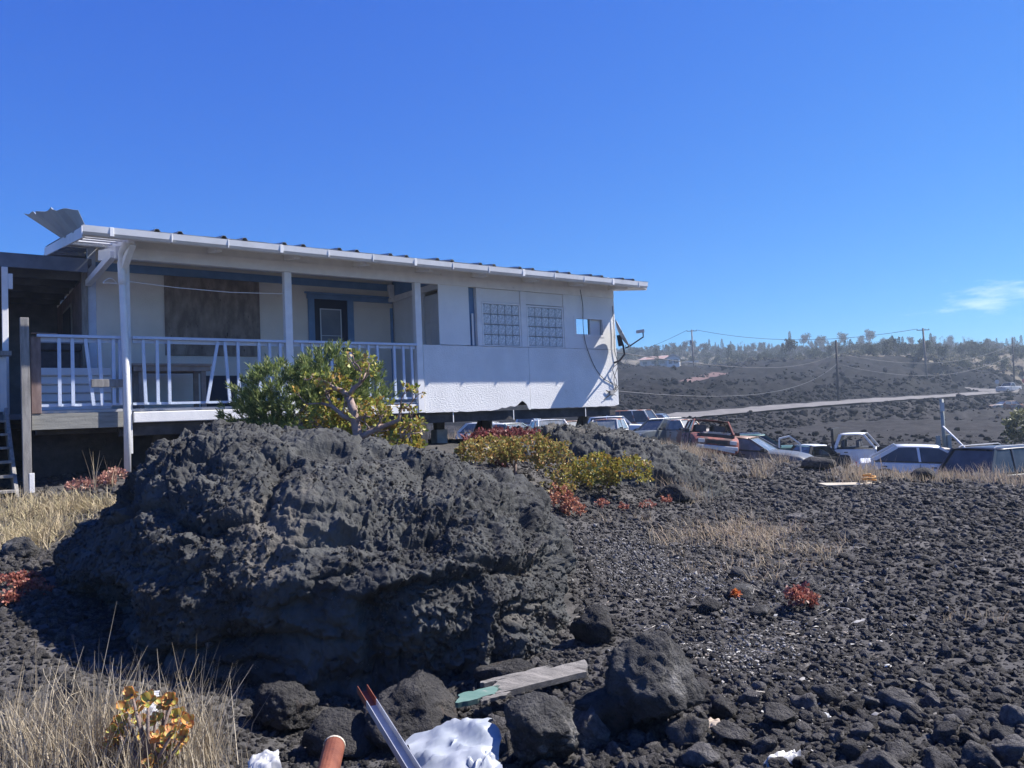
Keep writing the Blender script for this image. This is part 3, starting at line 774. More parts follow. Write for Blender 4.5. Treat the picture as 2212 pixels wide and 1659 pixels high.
bx = thing('storage_bin', 'pale blue plastic bin lid showing behind the grey newel post', 'bin', tuple(hp(-5.6, -1.25, DECK)), PI / 2 - HA)
MB().box(-.26, .26, -.2, .2, 0, .92).build('body', darkwood, bx, bevel=.03); MB().box(-.32, .32, -.24, .24, 1.03, 1.10).build('lid', M('bin_lid', (.30, .36, .46), rough=.5), bx, bevel=.02)
MB().box(-.28, .28, -.22, .22, .92, 1.03).build('rim', darkwood, bx, bevel=.02)

# ------------------------------------------------------------------ lava outcrops
lava_rock_m = M('lava_rock', (0.044, 0.044, 0.044), (0.095, 0.096, 0.092), scale=2.6, rough=0.93, bump=0.012, bscale=55, spec=0.18,
                col3=(0.115, 0.106, 0.094), scale3=1.1, pos3=0.58)
def interp(xs, ys): return lambda x: np.interp(x, xs, ys)
def grid_normals(V):
    dx = np.gradient(V, axis=0); dy = np.gradient(V, axis=1)
    n = np.cross(dx, dy); n /= np.linalg.norm(n, axis=-1, keepdims=True) + 1e-9
    return n
def outcrop(name, x0, x1, T, B, BB, YC, nx, nphi, z0, p=2.5, amps=(.08, .165, .058, .010), seed=0.0, under=0.0):
    xs = np.linspace(x0, x1, nx)
    ph = np.concatenate([np.linspace(0, .62 * PI, int(nphi * .8), endpoint=False), np.linspace(.62 * PI, PI, nphi - int(nphi * .8))])
    X, PH = np.meshgrid(xs, ph, indexing='ij')
    c, s = np.cos(PH), np.sin(PH)
    bb = np.where(c > 0, B(X), BB(X))
    Y = YC(X) - bb * np.sign(c) * np.abs(c) ** (2 / p)
    Z = z0 + (T(X) - z0) * np.abs(s) ** (2 / p)
    if under:
        k = 1 - sstep(-.05, .75, Z)                                   # undercut foot
        Y = Y + k * under * bb * np.clip(c, 0, 1); X = X + k * under * 1.6 * (1 - sstep(x0, x0 + 1.6, X)) - k * under * .8 * sstep(x1 - 1.0, x1, X)
    V = np.stack([X, Y, Z], -1)
    nrm = grid_normals(V)
    if nrm[nx // 2, nphi // 3, 1] > 0: nrm = -nrm
    P = V.reshape(-1, 3) + seed; n = nrm.reshape(-1, 3)
    wp = 0.07 * np.stack([vnoise(P * 2.3 + 11), vnoise(P * 2.3 + 23), vnoise(P * 2.3 + 37)], -1)
    Q = P + wp
    d = amps[0] * fbm(P * 0.9 + 2, 2) + amps[1] * fbm(Q * np.array([1.35, 1.35, 2.3]) + 5, 2, gain=.5)
    crease = 1 - np.abs(vnoise(Q * np.array([1.5, 1.5, 2.6]) + 27)) * 3.2                                  # clefts between the flow lobes
    d = d - .62 * amps[1] * np.clip(crease, 0, 1) ** 1.5
    crease2 = 1 - np.abs(vnoise(Q * np.array([3.4, 3.4, 5.0]) + 83)) * 3.2
    d = d - .26 * amps[1] * np.clip(crease2, 0, 1) ** 1.5
    step = np.abs(((V.reshape(-1, 3)[:, 2] + .25 * fbm(P * 1.2 + 50, 2)) * 3.1) % 1.0 - .5)          # flow ledges
    d = d + amps[1] * .2 * (step - .25) * 2
    rough = .6 + .8 * sstep(-.3, .4, vnoise(P * 1.3 + 71))
    d = d + rough * (amps[2] * fbm(Q * 9.0 + 9, 4, gain=.72) + amps[3] * fbm(Q * 24 + 3, 2, gain=.7, ridged=True))
    d = d - .12 * sstep(.34, .6, vnoise(Q * np.array([1.5, 1.5, 2.6]) + 91)) * amps[1] / .17                # hollows
    d = d + .01
    vec = lambda f, o: np.stack([vnoise(P * f + o), vnoise(P * f + o + 31), vnoise(P * f + o + 67)], -1)
    V2 = V.reshape(-1, 3) + n * d[:, None] + .014 * vec(6, 3) + .013 * vec(15, 9) + .010 * vec(36, 15)
    nr, nc = X.shape
    a = (np.arange(nr - 1)[:, None] * nc + np.arange(nc - 1)[None]).ravel()
    F = np.stack([a, a + 1, a + nc + 1, a + nc], -1)
    if nrm[nx // 2, nphi // 3, 1] < 0: pass
    return np_mesh(name, V2, F, smooth=True)

bx_ = np.array([-3.86, -3.80, -3.68, -3.50, -3.26, -3.0, -2.7, -2.1, -1.5, -.87, -.45, -.11, .19, .44, .57, .68])
bt_ = np.array([.36, .52, .72, .95, 1.24, 1.50, 1.56, 1.53, 1.43, 1.30, 1.20, 1.04, .80, .50, .22, -.05])
bb_ = np.array([.18, .28, .42, .62, .95, 1.4, 1.8, 2.2, 2.3, 2.2, 2.05, 1.85, 1.5, 1.05, .7, .35])
big = link('lava_boulder', outcrop('lava_boulder', -3.88, .72, interp(bx_, bt_), interp(bx_, bb_), interp(bx_, np.minimum(bb_ * 1.1, 2.6)), interp([-3.9, -3, 0, .7], [6.4, 6.9, 6.95, 7.0]), 800, 400, -.15, p=2.5, under=.10), lava_rock_m)
# clinker crusting the boulder
def crust(name, host, n, r0, seed, ymax):
    me = host.data; nv = len(me.vertices); co = np.empty(nv * 3, dtype=np.float32); me.vertices.foreach_get('co', co); co = co.reshape(-1, 3)
    nn = np.empty(nv * 3, dtype=np.float32); me.vertex_normals.foreach_get('vector', nn); nn = nn.reshape(-1, 3)
    rg = np.random.default_rng(seed); i = rg.integers(0, nv, n * 2); i = i[(co[i, 1] < ymax)][:n]
    w = vnoise(co[i] * 2.1 + 7) + rg.normal(size=len(i)) * .3; i = i[w > -.1]
    m = len(i); r = r0 * np.exp(rg.normal(size=m) * .45)
    return scatter(name, co[i] - nn[i] * r[:, None] * .15, rg.uniform(0, 6.28, (m, 3)), r[:, None] * rg.uniform(.7, 1.3, (m, 3)), rg.integers(0, 10, m), stones)
tag(big, 'huge rounded black lava boulder in front of the porch', 'boulder')
mx_ = np.array([-1.2, -.5, .13, .85, 1.75, 2.65, 3.4, 3.8, 4.3])
mt_ = np.array([.8, 1.15, 1.28, 1.40, 1.34, 1.12, .72, .35, -.1])
mound = link('lava_mound', outcrop('lava_mound', -1.2, 4.4, interp(mx_, mt_), interp([-1.2, 0, 2, 3.5, 4.4], [1.2, 2.0, 2.3, 1.9, 1.0]), interp([-1, 4.4], [1.6, 1.6]), interp([-1.2, 4.4], [15.2, 15.4]),
              360, 160, -.3, p=2.0, amps=(.10, .14, .09, .01), seed=40.0), lava_rock_m)
tag(mound, 'low black lava mound below the end of the house, above the yellow shrubs', 'boulder')

# ------------------------------------------------------------------ loose rocks
def ico(sub):
    bm = bmesh.new(); bmesh.ops.create_icosphere(bm, subdivisions=sub, radius=1.0)
    V = np.array([v.co[:] for v in bm.verts]); F = np.array([[v.index for v in f.verts] for f in bm.faces]); bm.free(); return V, F
ICO = {k: ico(k) for k in (1, 2, 3, 4, 5)}
def rock_mesh(name, seed, sub=3, cuts=7, squash=(1, .85, .7), rough=.16, fine=.04, keep=.5):
    rg = np.random.default_rng(seed); V, F = ICO[sub]; V = V.copy()
    for k in range(cuts):
        n = rg.normal(size=3); n /= np.linalg.norm(n); h = rg.uniform(keep, keep + .32)
        t = V @ n; V = V - np.outer(np.maximum(t - h, 0), n) * .9
    u = V / (np.linalg.norm(V, axis=1, keepdims=True) + 1e-9)
    d = rough * 1.7 * fbm(V * 1.7 + seed * 3.1, {2: 2, 3: 3, 4: 5, 5: 6}.get(sub, 2), gain=.70) + fine * vnoise(V * 7 + seed)
    V = (V + u * d[:, None]) * np.array(squash)
    return np_mesh(name, V, F, smooth=True)

rock_unit = M('rock_unit', (0.045, 0.043, 0.043), (0.095, 0.090, 0.087), scale=1.6, rough=0.93, bump=0.07, bscale=9, spec=0.15, col3=(0.095, 0.076, 0.066), scale3=.9, pos3=0.60)
gravel_m = M('gravel_lava', (0.080, 0.075, 0.073), (0.165, 0.155, 0.148), scale=3.0, rough=0.93, bump=0.05, bscale=7, spec=0.15, vary=0.5, col3=(0.17, 0.15, 0.135), scale3=1.5, pos3=0.66)
pale_rock = M('pale_crust_rock', (0.065, 0.063, 0.063), (0.13, 0.125, 0.12), scale=1.6, rough=0.93, bump=0.07, bscale=9, spec=0.15, col3=(0.24, 0.23, 0.22), scale3=.8, pos3=0.57)
def put_rock(px, py, wpx, asp, label, seed, mat=None, sink=.35, rot=None, sub=4, Y=None, zoff=0.0, depth=.9, **kw):
    """a rock whose foot is seen at (px, py), wpx wide; asp = height / width"""
    h = hit(px, py) if Y is None else at(px, py, Y)
    w = wpx * h[1] / 1661.0; r = w / 2
    me = rock_mesh('lava_rock', seed, sub=sub, squash=(1, depth, asp), **kw)
    o = link('lava_rock', me, mat or rock_unit)
    o.scale = (r, r, r); o.rotation_euler = rot or (0, 0, R_.uniform(0, 6.28))
    o.location = (h[0], h[1] + r * depth * .75, h[2] + r * asp * (1 - 2 * sink) + zoff)
    tag(o, label, 'rock'); return o
put_rock(612, 1590, 150, .85, 'flat-topped block of lava standing under the boulder above the rusty pipe', 3, sub=5, rot=(.15, .1, .4), sink=.12, cuts=9, keep=.46)
put_rock(720, 1650, 190, .55, 'low brown lava slab leaning against the metal channel', 5, sub=4, rot=(.5, 0, .2), sink=.2, cuts=10, keep=.5)
put_rock(880, 1625, 230, .75, 'broad rough lava block right behind the metal channel', 6, sub=5, rot=(.35, .1, 1.1), sink=.15, cuts=8, keep=.46)
put_rock(1160, 1680, 200, .80, 'large lava rock with a pale grey edge beside the white tarp', 8, mat=pale_rock, sub=5, rot=(.2, .2, .9), sink=.06, cuts=9, keep=.46)
put_rock(1432, 1605, 200, 1.15, 'upright lava slab with pale top rim leaning over a dark hollow', 9, mat=pale_rock, sub=5, rot=(.1, -.35, .3), sink=.06, cuts=8, keep=.5)
put_rock(1320, 1600, 150, .95, 'dark lava lump sitting in the shaded hollow under the pale slab', 10, sub=4, sink=.3, cuts=8, keep=.46)
put_rock(1290, 1395, 120, .8, 'pointed lava rock at the foot of the boulder above the weathered plank', 12, sub=4, sink=.2, cuts=8, keep=.46)
put_rock(1080, 1490, 150, .45, 'rough lava ledge under the weathered green plank', 14, sub=4, sink=.25)
put_rock(140, 1600, 170, .8, 'grey lava rock half hidden behind the dry grass stalks', 15, mat=pale_rock, sub=4, sink=.2, cuts=9, keep=.46)
put_rock(30, 1205, 90, .7, 'grey weathered rock among the red succulents left of the boulder', 16, mat=pale_rock, sub=4, sink=.25)
put_rock(1470, 1085, 100, .5, 'dark lava rock jutting out below the yellow shrub', 18, sub=4, sink=.2)
put_rock(1605, 1295, 90, .45, 'flat pale rock beside the small orange succulent', 19, mat=pale_rock, sub=3, sink=.25)
put_rock(1645, 1335, 60, .5, 'small pale grey stone downhill of the red succulent', 20, mat=pale_rock, sub=3, sink=.25)
put_rock(2008, 1040, 60, .55, 'black rock at the edge of the dry grass in front of the white sedan', 21, sub=3, sink=.15)
put_rock(1778, 1018, 75, .5, 'dark angular rock just uphill of the tan board', 22, sub=3, sink=.15, cuts=9, keep=.5)
put_rock(1540, 1330, 70, .5, 'brown lava rock between the boulder and the orange succulent', 23, sub=3, sink=.2)

VAR = [rock_mesh('lava_rock', 100 + k, sub=3, cuts=9 + k % 4, squash=(1, R_.uniform(.75, .95), R_.uniform(.55, .8)), rough=.16, fine=.08, keep=.42) for k in range(12)]
for me in VAR: me.materials.append(gravel_m)
def scatter_pts(n, d0, d1, t0, t1, seed, powr=1.0):
    rg = np.random.default_rng(seed); u = rg.random(n) ** powr
    d = np.exp(math.log(d0) + u * (math.log(d1) - math.log(d0))); t = np.radians(t0 + rg.random(n) * (t1 - t0))
    return d * np.sin(t), d * np.cos(t), d, rg
def in_boulder(x, y):
    q = np.interp(x, bx_, bb_, left=0, right=0); return (np.abs(y - 6.9) < q * .66) & (x > -3.6) & (x < .45)
def tag_rock(o, x, y, r):
    if y > 17: w = 'along the gravel edge before the parked cars'
    elif y > 10.5: w = 'on the upper gravel beyond the sprawling straw grass'
    elif y > 7.4: w = 'between the sprawling straw grass and the red succulent'
    elif y > 5.3: w = 'on the gravel just downhill of the red succulent'
    elif x > 1.75: w = 'in the coarse rubble beside the grey plastic strip'
    elif x > .75: w = 'in the coarse rubble around the white cloth strip'
    else: w = 'in the rubble between the hollow and the tarp'
    sz = 'big' if r > .085 else 'fist-sized' if r > .055 else 'small'
    tag(o, sz + ' black lava rock ' + w, 'rock', sz + ' rocks ' + w)
# the individually placed loose rocks
cnt = 0
x, y, d, rg = scatter_pts(3000, 3.2, 8.5, -3, 37, 21, 1.35)
placed = []
z = ground(x, y)
for i in range(len(x)):
    if cnt >= 215: break
    if in_boulder(np.array([x[i]]), np.array([y[i]]))[0]: continue
    r = (.052 * math.exp(rg.normal() * .33)) * (1.45 if d[i] < 4.5 else .85)
    if d[i] > 4.6 and rg.random() < .5: continue
    if any((x[i] - a) ** 2 + (y[i] - b) ** 2 < (.80 * (r + c)) ** 2 for a, b, c in placed): continue
    placed.append((x[i], y[i], r))
    o = bpy.data.objects.new('lava_rock', VAR[i % 12]); COL.objects.link(o)
    o.location = (x[i], y[i], z[i] + r * .35); o.scale = (r * rg.uniform(.9, 1.35), r, r * rg.uniform(.85, 1.2)); o.rotation_euler = (rg.uniform(-.5, .5), rg.uniform(-.5, .5), rg.uniform(0, 6.28))
    tag_rock(o, x[i], y[i], r); cnt += 1
x, y, d, rg = scatter_pts(400, 8.5, 26, 3, 36, 23)
z = ground(x, y)
for i in range(80):
    r = .075 * math.exp(rg.normal() * .4) * (d[i] / 12) ** .35
    o = bpy.data.objects.new('lava_rock', VAR[i % 12]); COL.objects.link(o)
    o.location = (x[i], y[i], z[i] + r * .3); o.scale = (r * rg.uniform(.9, 1.4), r, r * rg.uniform(.8, 1.1)); o.rotation_euler = (rg.uniform(-.4, .4), rg.uniform(-.4, .4), rg.uniform(0, 6.28))
    tag_rock(o, x[i], y[i], r)

# gravel and rubble: far too many to count
def scatter(name, P, rot, scl, idx, sources, kind='stuff'):
    me = bpy.data.meshes.new(name); me.vertices.add(len(P)); me.vertices.foreach_set('co', np.ascontiguousarray(P, dtype=np.float32).ravel())
    for nm, ty, arr in (('rot', 'FLOAT_VECTOR', rot), ('scl', 'FLOAT_VECTOR', scl)):
        a_ = me.attributes.new(nm, ty, 'POINT'); a_.data.foreach_set('vector', np.ascontiguousarray(arr, dtype=np.float32).ravel())
    a_ = me.attributes.new('idx', 'INT', 'POINT'); a_.data.foreach_set('value', np.ascontiguousarray(idx, dtype=np.int32))
    o = bpy.data.objects.new(name, me); COL.objects.link(o); tag(o, kind=kind)
    ng = bpy.data.node_groups.new(name, 'GeometryNodeTree')
    ng.interface.new_socket('Geometry', in_out='INPUT', socket_type='NodeSocketGeometry'); ng.interface.new_socket('Geometry', in_out='OUTPUT', socket_type='NodeSocketGeometry')
    N, L = ng.nodes, ng.links
    gi = N.new('NodeGroupInput'); go = N.new('NodeGroupOutput')
    iop = N.new('GeometryNodeInstanceOnPoints'); ci = N.new('GeometryNodeCollectionInfo')
    ci.inputs['Collection'].default_value = sources; ci.inputs['Separate Children'].default_value = True; ci.inputs['Reset Children'].default_value = True
    iop.inputs['Pick Instance'].default_value = True
    def na(nm, ty):
        q = N.new('GeometryNodeInputNamedAttribute'); q.data_type = ty; q.inputs['Name'].default_value = nm; return q.outputs['Attribute']
    L.new(gi.outputs[0], iop.inputs['Points']); L.new(ci.outputs[0], iop.inputs['Instance']); L.new(na('idx', 'INT'), iop.inputs['Instance Index'])
    e2r = N.new('FunctionNodeEulerToRotation'); L.new(na('rot', 'FLOAT_VECTOR'), e2r.inputs[0]); L.new(e2r.outputs[0], iop.inputs['Rotation'])
    L.new(na('scl', 'FLOAT_VECTOR'), iop.inputs['Scale']); L.new(iop.outputs[0], go.inputs[0])
    md = o.modifiers.new('scatter', 'NODES'); md.node_group = ng
    return o
def source_collection(name, meshes):
    c = bpy.data.collections.new(name)
    for k, me in enumerate(meshes):
        c.objects.link(bpy.data.objects.new('%s_%02d' % (name, k), me))
    return c
GV = [rock_mesh('stone', 300 + k, sub=2, cuts=10, squash=(1, R_.uniform(.7, .95), R_.uniform(.5, .8)), rough=.16, fine=.12, keep=.38) for k in range(10)]
for me in GV: me.materials.append(gravel_m)
stones = source_collection('stone', GV)
flow_m = M('flow_block', (0.012, 0.012, 0.013), (0.035, 0.033, 0.034), scale=2.0, rough=0.95, bump=0.05, bscale=7, spec=0.12, vary=0.5, col3=(0.10, 0.095, 0.09), scale3=.8, pos3=0.66)
FV = []
for me in GV:
    q = me.copy(); q.materials.clear(); q.materials.append(flow_m); FV.append(q)
blocks = source_collection('flow_block', FV)
def gravel(name, n, d0, d1, t0, t1, seed, c, powr=1.0, mask=None, spread=.42, rmin=.0, src=None):
    x, y, d, rg = scatter_pts(n, d0, d1, t0, t1, seed, powr)
    keep = ~in_boulder(x, y)
    if mask is not None: keep &= mask(x, y, rg)
    x, y, d = x[keep], y[keep], d[keep]; m = len(x)
    r = np.maximum(c * d, rmin) * np.exp(np.clip(rg.normal(size=m), -2.5, 1.7) * spread)
    z = ground(x, y) + r * rg.uniform(-.35, .32, m)
    rot = np.stack([rg.uniform(-.5, .5, m), rg.uniform(-.5, .5, m), rg.uniform(0, 6.28, m)], -1)
    return scatter(name, np.stack([x, y, z], -1), rot, r[:, None] * rg.uniform(.75, 1.3, (m, 3)), rg.integers(0, 10, m), src or stones)
gravel('gravel', 60000, 2.6, 9.0, -39, 38, 31, .0030, rmin=.011, spread=.5)
gravel('gravel', 5000, 2.7, 5.4, -6, 38, 32, .0001, rmin=.030, spread=.35)
gravel('gravel', 50000, 9.0, 34, -2, 38, 33, .0023, rmin=.02, spread=.5)
gravel('gravel', 6000, 6.0, 16, -40, -20, 35, .0030)
gravel('gravel', 16000, 1.6, 26, 38, 72, 36, .0033, rmin=.014, spread=.5)
gravel('gravel', 8000, 1.6, 9, -70, -39, 38, .0033, rmin=.014, spread=.5)
# rubble banks below the road and across the far flow
def rub_mask(x, y, rg):
    d = _polyd(x, y, ROAD)[0]; d2 = _polyd(x, y, SPUR)[0]
    n = fbm(np.stack([x, y, x * 0], -1) * .07 + 4, 2)
    return (d > 4.0) & (d2 > 3.2) & ((d < 13) | (n + rg.normal(size=len(x)) * .25 > .25))
gravel('rubble', 16000, 34, 150, 6, 38, 37, .0021, mask=rub_mask, spread=.6, rmin=.1, src=blocks)
gravel('rubble', 12000, 110, 230, 4, 38, 39, .0017, mask=rub_mask, spread=.65, src=blocks)

crust('clinker', big, 30000, .0075, 41, 7.6)
crust('clinker', mound, 5000, .016, 43, 16)

# bleached fine gravel in patches
pale_gravel = M('pale_gravel', (.15, .143, .135), (.30, .285, .265), scale=3, rough=.95, vary=.45, spec=.1)
PV = []
for me in GV[:5]:
    q = me.copy(); q.materials.clear(); q.materials.append(pale_gravel); PV.append(q)
pale_src = source_collection('pale_stone', PV)
def pale_patch(n, specs, r0, seed):
    rg = np.random.default_rng(seed); X, Y = [], []
    for px, py, sx, sy, k in specs:
        for _ in range(int(n * k)):
            dd = ray(px + rg.normal() * sx, min(py + rg.normal() * sy, 1640)); t = -EYE / dd[2]
            if 0 < t * dd[1] < 25: X.append(dd[0] * t); Y.append(dd[1] * t)
    X, Y = np.array(X), np.array(Y); m = len(X); r = r0 * Y * np.exp(rg.normal(size=m) * .45)
    scatter('pale_gravel', np.stack([X, Y, ground(X, Y) + .022 + r * .3], -1), np.stack([rg.uniform(-.6, .6, m), rg.uniform(-.6, .6, m), rg.uniform(0, 6.28, m)], -1), r[:, None] * rg.uniform(.6, 1.4, (m, 3)), rg.integers(0, 5, m), pale_src)
pale_patch(4600, [(1370, 1205, 75, 32, .30), (1480, 1250, 90, 30, .25), (1620, 1410, 70, 34, .20), (1700, 1300, 200, 80, .25)], .0011, 51)

# ------------------------------------------------------------------ plants
def leaf_quads(P, D, L, W, rg, fold=.25):
    """diamond leaves: base at P, along D, length L, width W -> V, F"""
    n = len(P); D = D / (np.linalg.norm(D, axis=1, keepdims=True) + 1e-9)
    r = rg.normal(size=(n, 3)); S = np.cross(D, r); S /= np.linalg.norm(S, axis=1, keepdims=True) + 1e-9
    U = np.cross(S, D)
    L = np.broadcast_to(L, (n,))[:, None]; W = np.broadcast_to(W, (n,))[:, None]
    m = P + D * L * .58 + U * W * fold
    V = np.stack([P, m - S * W / 2, P + D * L, m + S * W / 2], 1).reshape(-1, 3)
    F = np.arange(4 * n).reshape(n, 4)
    return V, F
def ramp_cols(n, cols, rg, jitter=.18):
    cols = np.array(cols); k = rg.integers(0, len(cols), n); c = cols[k] * (1 + rg.normal(size=(n, 1)) * jitter)
    return np.clip(c, .004, 1)
leafmat = attr_mat('leaf_tint', 'tint', rough=.5, trans=.3, spec=.4)
grassmat = attr_mat('grass_tint', 'tint', rough=.8, trans=.25, spec=.2)
bark = M('bark', (.16, .115, .10), (.30, .23, .20), scale=6, rough=.9, bump=.01, bscale=30)
greybark = M('grey_bark', (.12, .11, .10), (.22, .20, .185), scale=6, rough=.9, bump=.01, bscale=30)
def branches(base, d, length, r, levels, rg, kids=3, spread=.75, up=.25, shrink=.66, segs=3):
    segsout, tips = [], []
    def rec(p, d, ln, r, lv):
        pts = [p]
        for k in range(segs):
            d = d + rg.normal(size=3) * .22 + np.array([0, 0, up * .25]); d = d / np.linalg.norm(d)
            p = p + d * ln / segs; pts.append(p)
        segsout.append((pts, np.linspace(r, r * .68, segs + 1)))
        if lv == 0: tips.append((p, d)); return
        for k in range(kids):
            nd = d + rg.normal(size=3) * spread + np.array([0, 0, up]); nd = nd / np.linalg.norm(nd)
            rec(pts[-1] if k < 2 else pts[-2], nd, ln * shrink * rg.uniform(.75, 1.2), r * .64, lv - 1)
    rec(np.array(base, float), np.array(d, float), length, r, levels)
    return segsout, tips
def tube_mesh(name, segs, n=6):
    mb = MB()
    for pts, rs in segs: mb.tube(pts, list(rs), n)
    return mb.mesh(name, smooth=True)
def rosettes(tips, per, L, W, cols, rg, out=.75, scat=.02):
    P, D = [], []
    for p, d in tips:
        d = np.array(d) + np.array([0, 0, .4]); d /= np.linalg.norm(d)
        for k in range(per):
            v = d * rg.uniform(.2, 1.0) + rg.normal(size=3) * out; v /= np.linalg.norm(v)
            P.append(np.array(p) + v * scat * rg.random() - d * .03 * rg.random()); D.append(v)
    P, D = np.array(P), np.array(D); n = len(P)
    V, F = leaf_quads(P, D, L * rg.uniform(.7, 1.25, n), W * rg.uniform(.75, 1.2, n), rg)
    return V, F, np.repeat(ramp_cols(n, cols, rg), 4, 0)
def foliage(name, V, F, C, mat, parent):
    me = np_mesh(name, V, F); set_col(me, C)
    return link(name, me, mat, parent)
def ell_tips(c, r, n, rg, shell=.55, flat=-.35):
    v = rg.normal(size=(n * 2, 3)); v /= np.linalg.norm(v, axis=1, keepdims=True); v = v[v[:, 2] > flat][:n]
    q = (shell + (1 - shell) * rg.random(len(v)) ** .6)[:, None]
    lump = 1 + .22 * vnoise(v * 2.2 + c[0] * 7)[:, None]
    return [(np.array(c) + v[i] * q[i] * lump[i] * np.array(r), v[i]) for i in range(len(v))]

rg = np.random.default_rng(5)
JADE = [(.30, .32, .06), (.36, .35, .07), (.40, .32, .06), (.22, .27, .05), (.42, .25, .07)]
# green tufted shrub at the porch
b0 = (-2.75, 9.95, .95)
sh = thing('tufted_shrub', 'dense green shrub with needle-like tufted leaves in front of the porch railing', 'shrub', b0)
ti = []
for c, r, n in (((-2.98, 10.0, 1.95), (.66, .5, .54), 330), ((-2.4, 10.1, 2.12), (.60, .45, .52), 270), ((-2.6, 9.9, 1.6), (.92, .5, .48), 280), ((-3.35, 10.0, 1.6), (.46, .4, .44), 130), ((-2.0, 10.2, 2.05), (.42, .35, .42), 120)):
    ti += ell_tips(np.array(c) - b0, r, n, rg, .5, -.6)
P, D = [], []
for p, d in ti:
    d = d * .8 + np.array([0, 0, .75]); d /= np.linalg.norm(d)
    for k in range(24):
        v = d + rg.normal(size=3) * .42; P.append(p + d * rg.uniform(-.07, .03)); D.append(v)
P, D = np.array(P), np.array(D); n = len(P)
V, F = leaf_quads(P, D, .085 * rg.uniform(.7, 1.3, n), .013, rg, .1)
foliage('leaves', V, F, np.repeat(ramp_cols(n, [(.15, .20, .065), (.20, .26, .08), (.26, .32, .11), (.11, .155, .055), (.32, .34, .12)], rg), 4, 0), leafmat, sh)
sg, _ = branches((0, 0, 0), (0, 0, 1), .42, .035, 3, rg, 3, .8, .2)
link('stem', tube_mesh('stem', sg, 5), greybark, sh)
# jade tree with thick pinkish trunk
def jade(name, label, base, height, r0, crown, ntips, leafL, levels=3, cols=JADE, spread=.8, per=7, extra=None):
    t = thing(name, label, 'shrub', tuple(base))
    sg, tips = branches((0, 0, 0), (rg.uniform(-.15, .15), 0, 1), height * .40, r0, levels, rg, 3, spread, .2, .68)
    link('trunk', tube_mesh('trunk', sg, 7), bark, t)
    for c, r, n in crown: tips += ell_tips(np.array(c) - np.array(base), r, n, rg, .6, -.55)
    V, F, C = rosettes(tips, per, leafL, leafL * .72, cols, rg)
    foliage('leaves', V, F, C, leafmat, t); return t
jb = np.array((-1.83, 9.15, 1.0))
jt = thing('jade_tree', 'yellow-green jade plant with a thick bare forked trunk on top of the boulder', 'shrub', tuple(jb))
mb = MB(); tips = []
def limb(pts, r0, r1, sub=2):
    pts = [np.array(p, float) for p in pts]
    mb.tube(pts, list(np.linspace(r0, r1, len(pts))), 9)
    for k in range(sub):
        i = rg.integers(1, len(pts)); d = pts[i] - pts[i - 1]; d = d / np.linalg.norm(d) + rg.normal(size=3) * .7 + np.array([0, 0, .25]); d /= np.linalg.norm(d)
        sg, tp = branches(pts[i], d, .16, r1 * .7, 2, rg, 2, .7, .25, .7, 2)
        for q, rr in sg: mb.tube(q, list(rr), 6)
        tips.extend(tp)
    tips.append((pts[-1], pts[-1] - pts[-2]))
limb([(0, 0, 0), (-.01, 0, .25), (-.03, 0, .5), (-.07, .0, .75), (-.12, 0, .92)], .075, .045, 1)
limb([(-.12, 0, .92), (-.2, 0, 1.0), (-.3, .02, 1.04), (-.4, .0, 1.12)], .036, .018, 4)
limb([(-.12, 0, .92), (-.06, .0, 1.02), (.02, .02, 1.08), (.03, 0, 1.2)], .036, .018, 4)
limb([(-.02, 0, .42), (.14, -.02, .5), (.3, 0, .56), (.46, .03, .62), (.5, 0, .75)], .042, .018, 5)
limb([(-.04, 0, .62), (-.2, .02, .7), (-.32, .0, .82), (-.46, .03, .86)], .036, .016, 5)
limb([(0, 0, .3), (-.16, -.04, .36), (-.34, 0, .42), (-.5, 0, .46)], .03, .014, 5)
limb([(.02, 0, .05), (.14, -.03, .2), (.3, -.03, .3), (.46, 0, .38), (.56, 0, .5)], .05, .018, 6)
limb([(.06, 0, .0), (.1, .05, .3), (.12, .05, .5)], .04, .02, 4)
limb([(.1, 0, .0), (.3, -.05, .12), (.5, -.05, .2)], .03, .015, 5)
mb.build('trunk', M('pink_bark', (.24, .165, .14), (.38, .29, .25), scale=6, rough=.85, bump=.008, bscale=30), jt, smooth=True)
for c, r, n in (((.46, .16, .30), (.30, .2, .32), 120), ((-.40, .2, .62), (.34, .2, .28), 110), ((-.48, .2, .28), (.36, .2, .26), 110), ((.18, .22, .72), (.28, .16, .18), 45), ((-.3, .1, 1.08), (.2, .1, .12), 30)):
    tips += ell_tips(np.array(c), r, n, rg, .55, -.7)
V, F, C = rosettes(tips, 7, .055, .042, JADE, rg, scat=.03)
foliage('leaves', V, F, C, leafmat, jt)
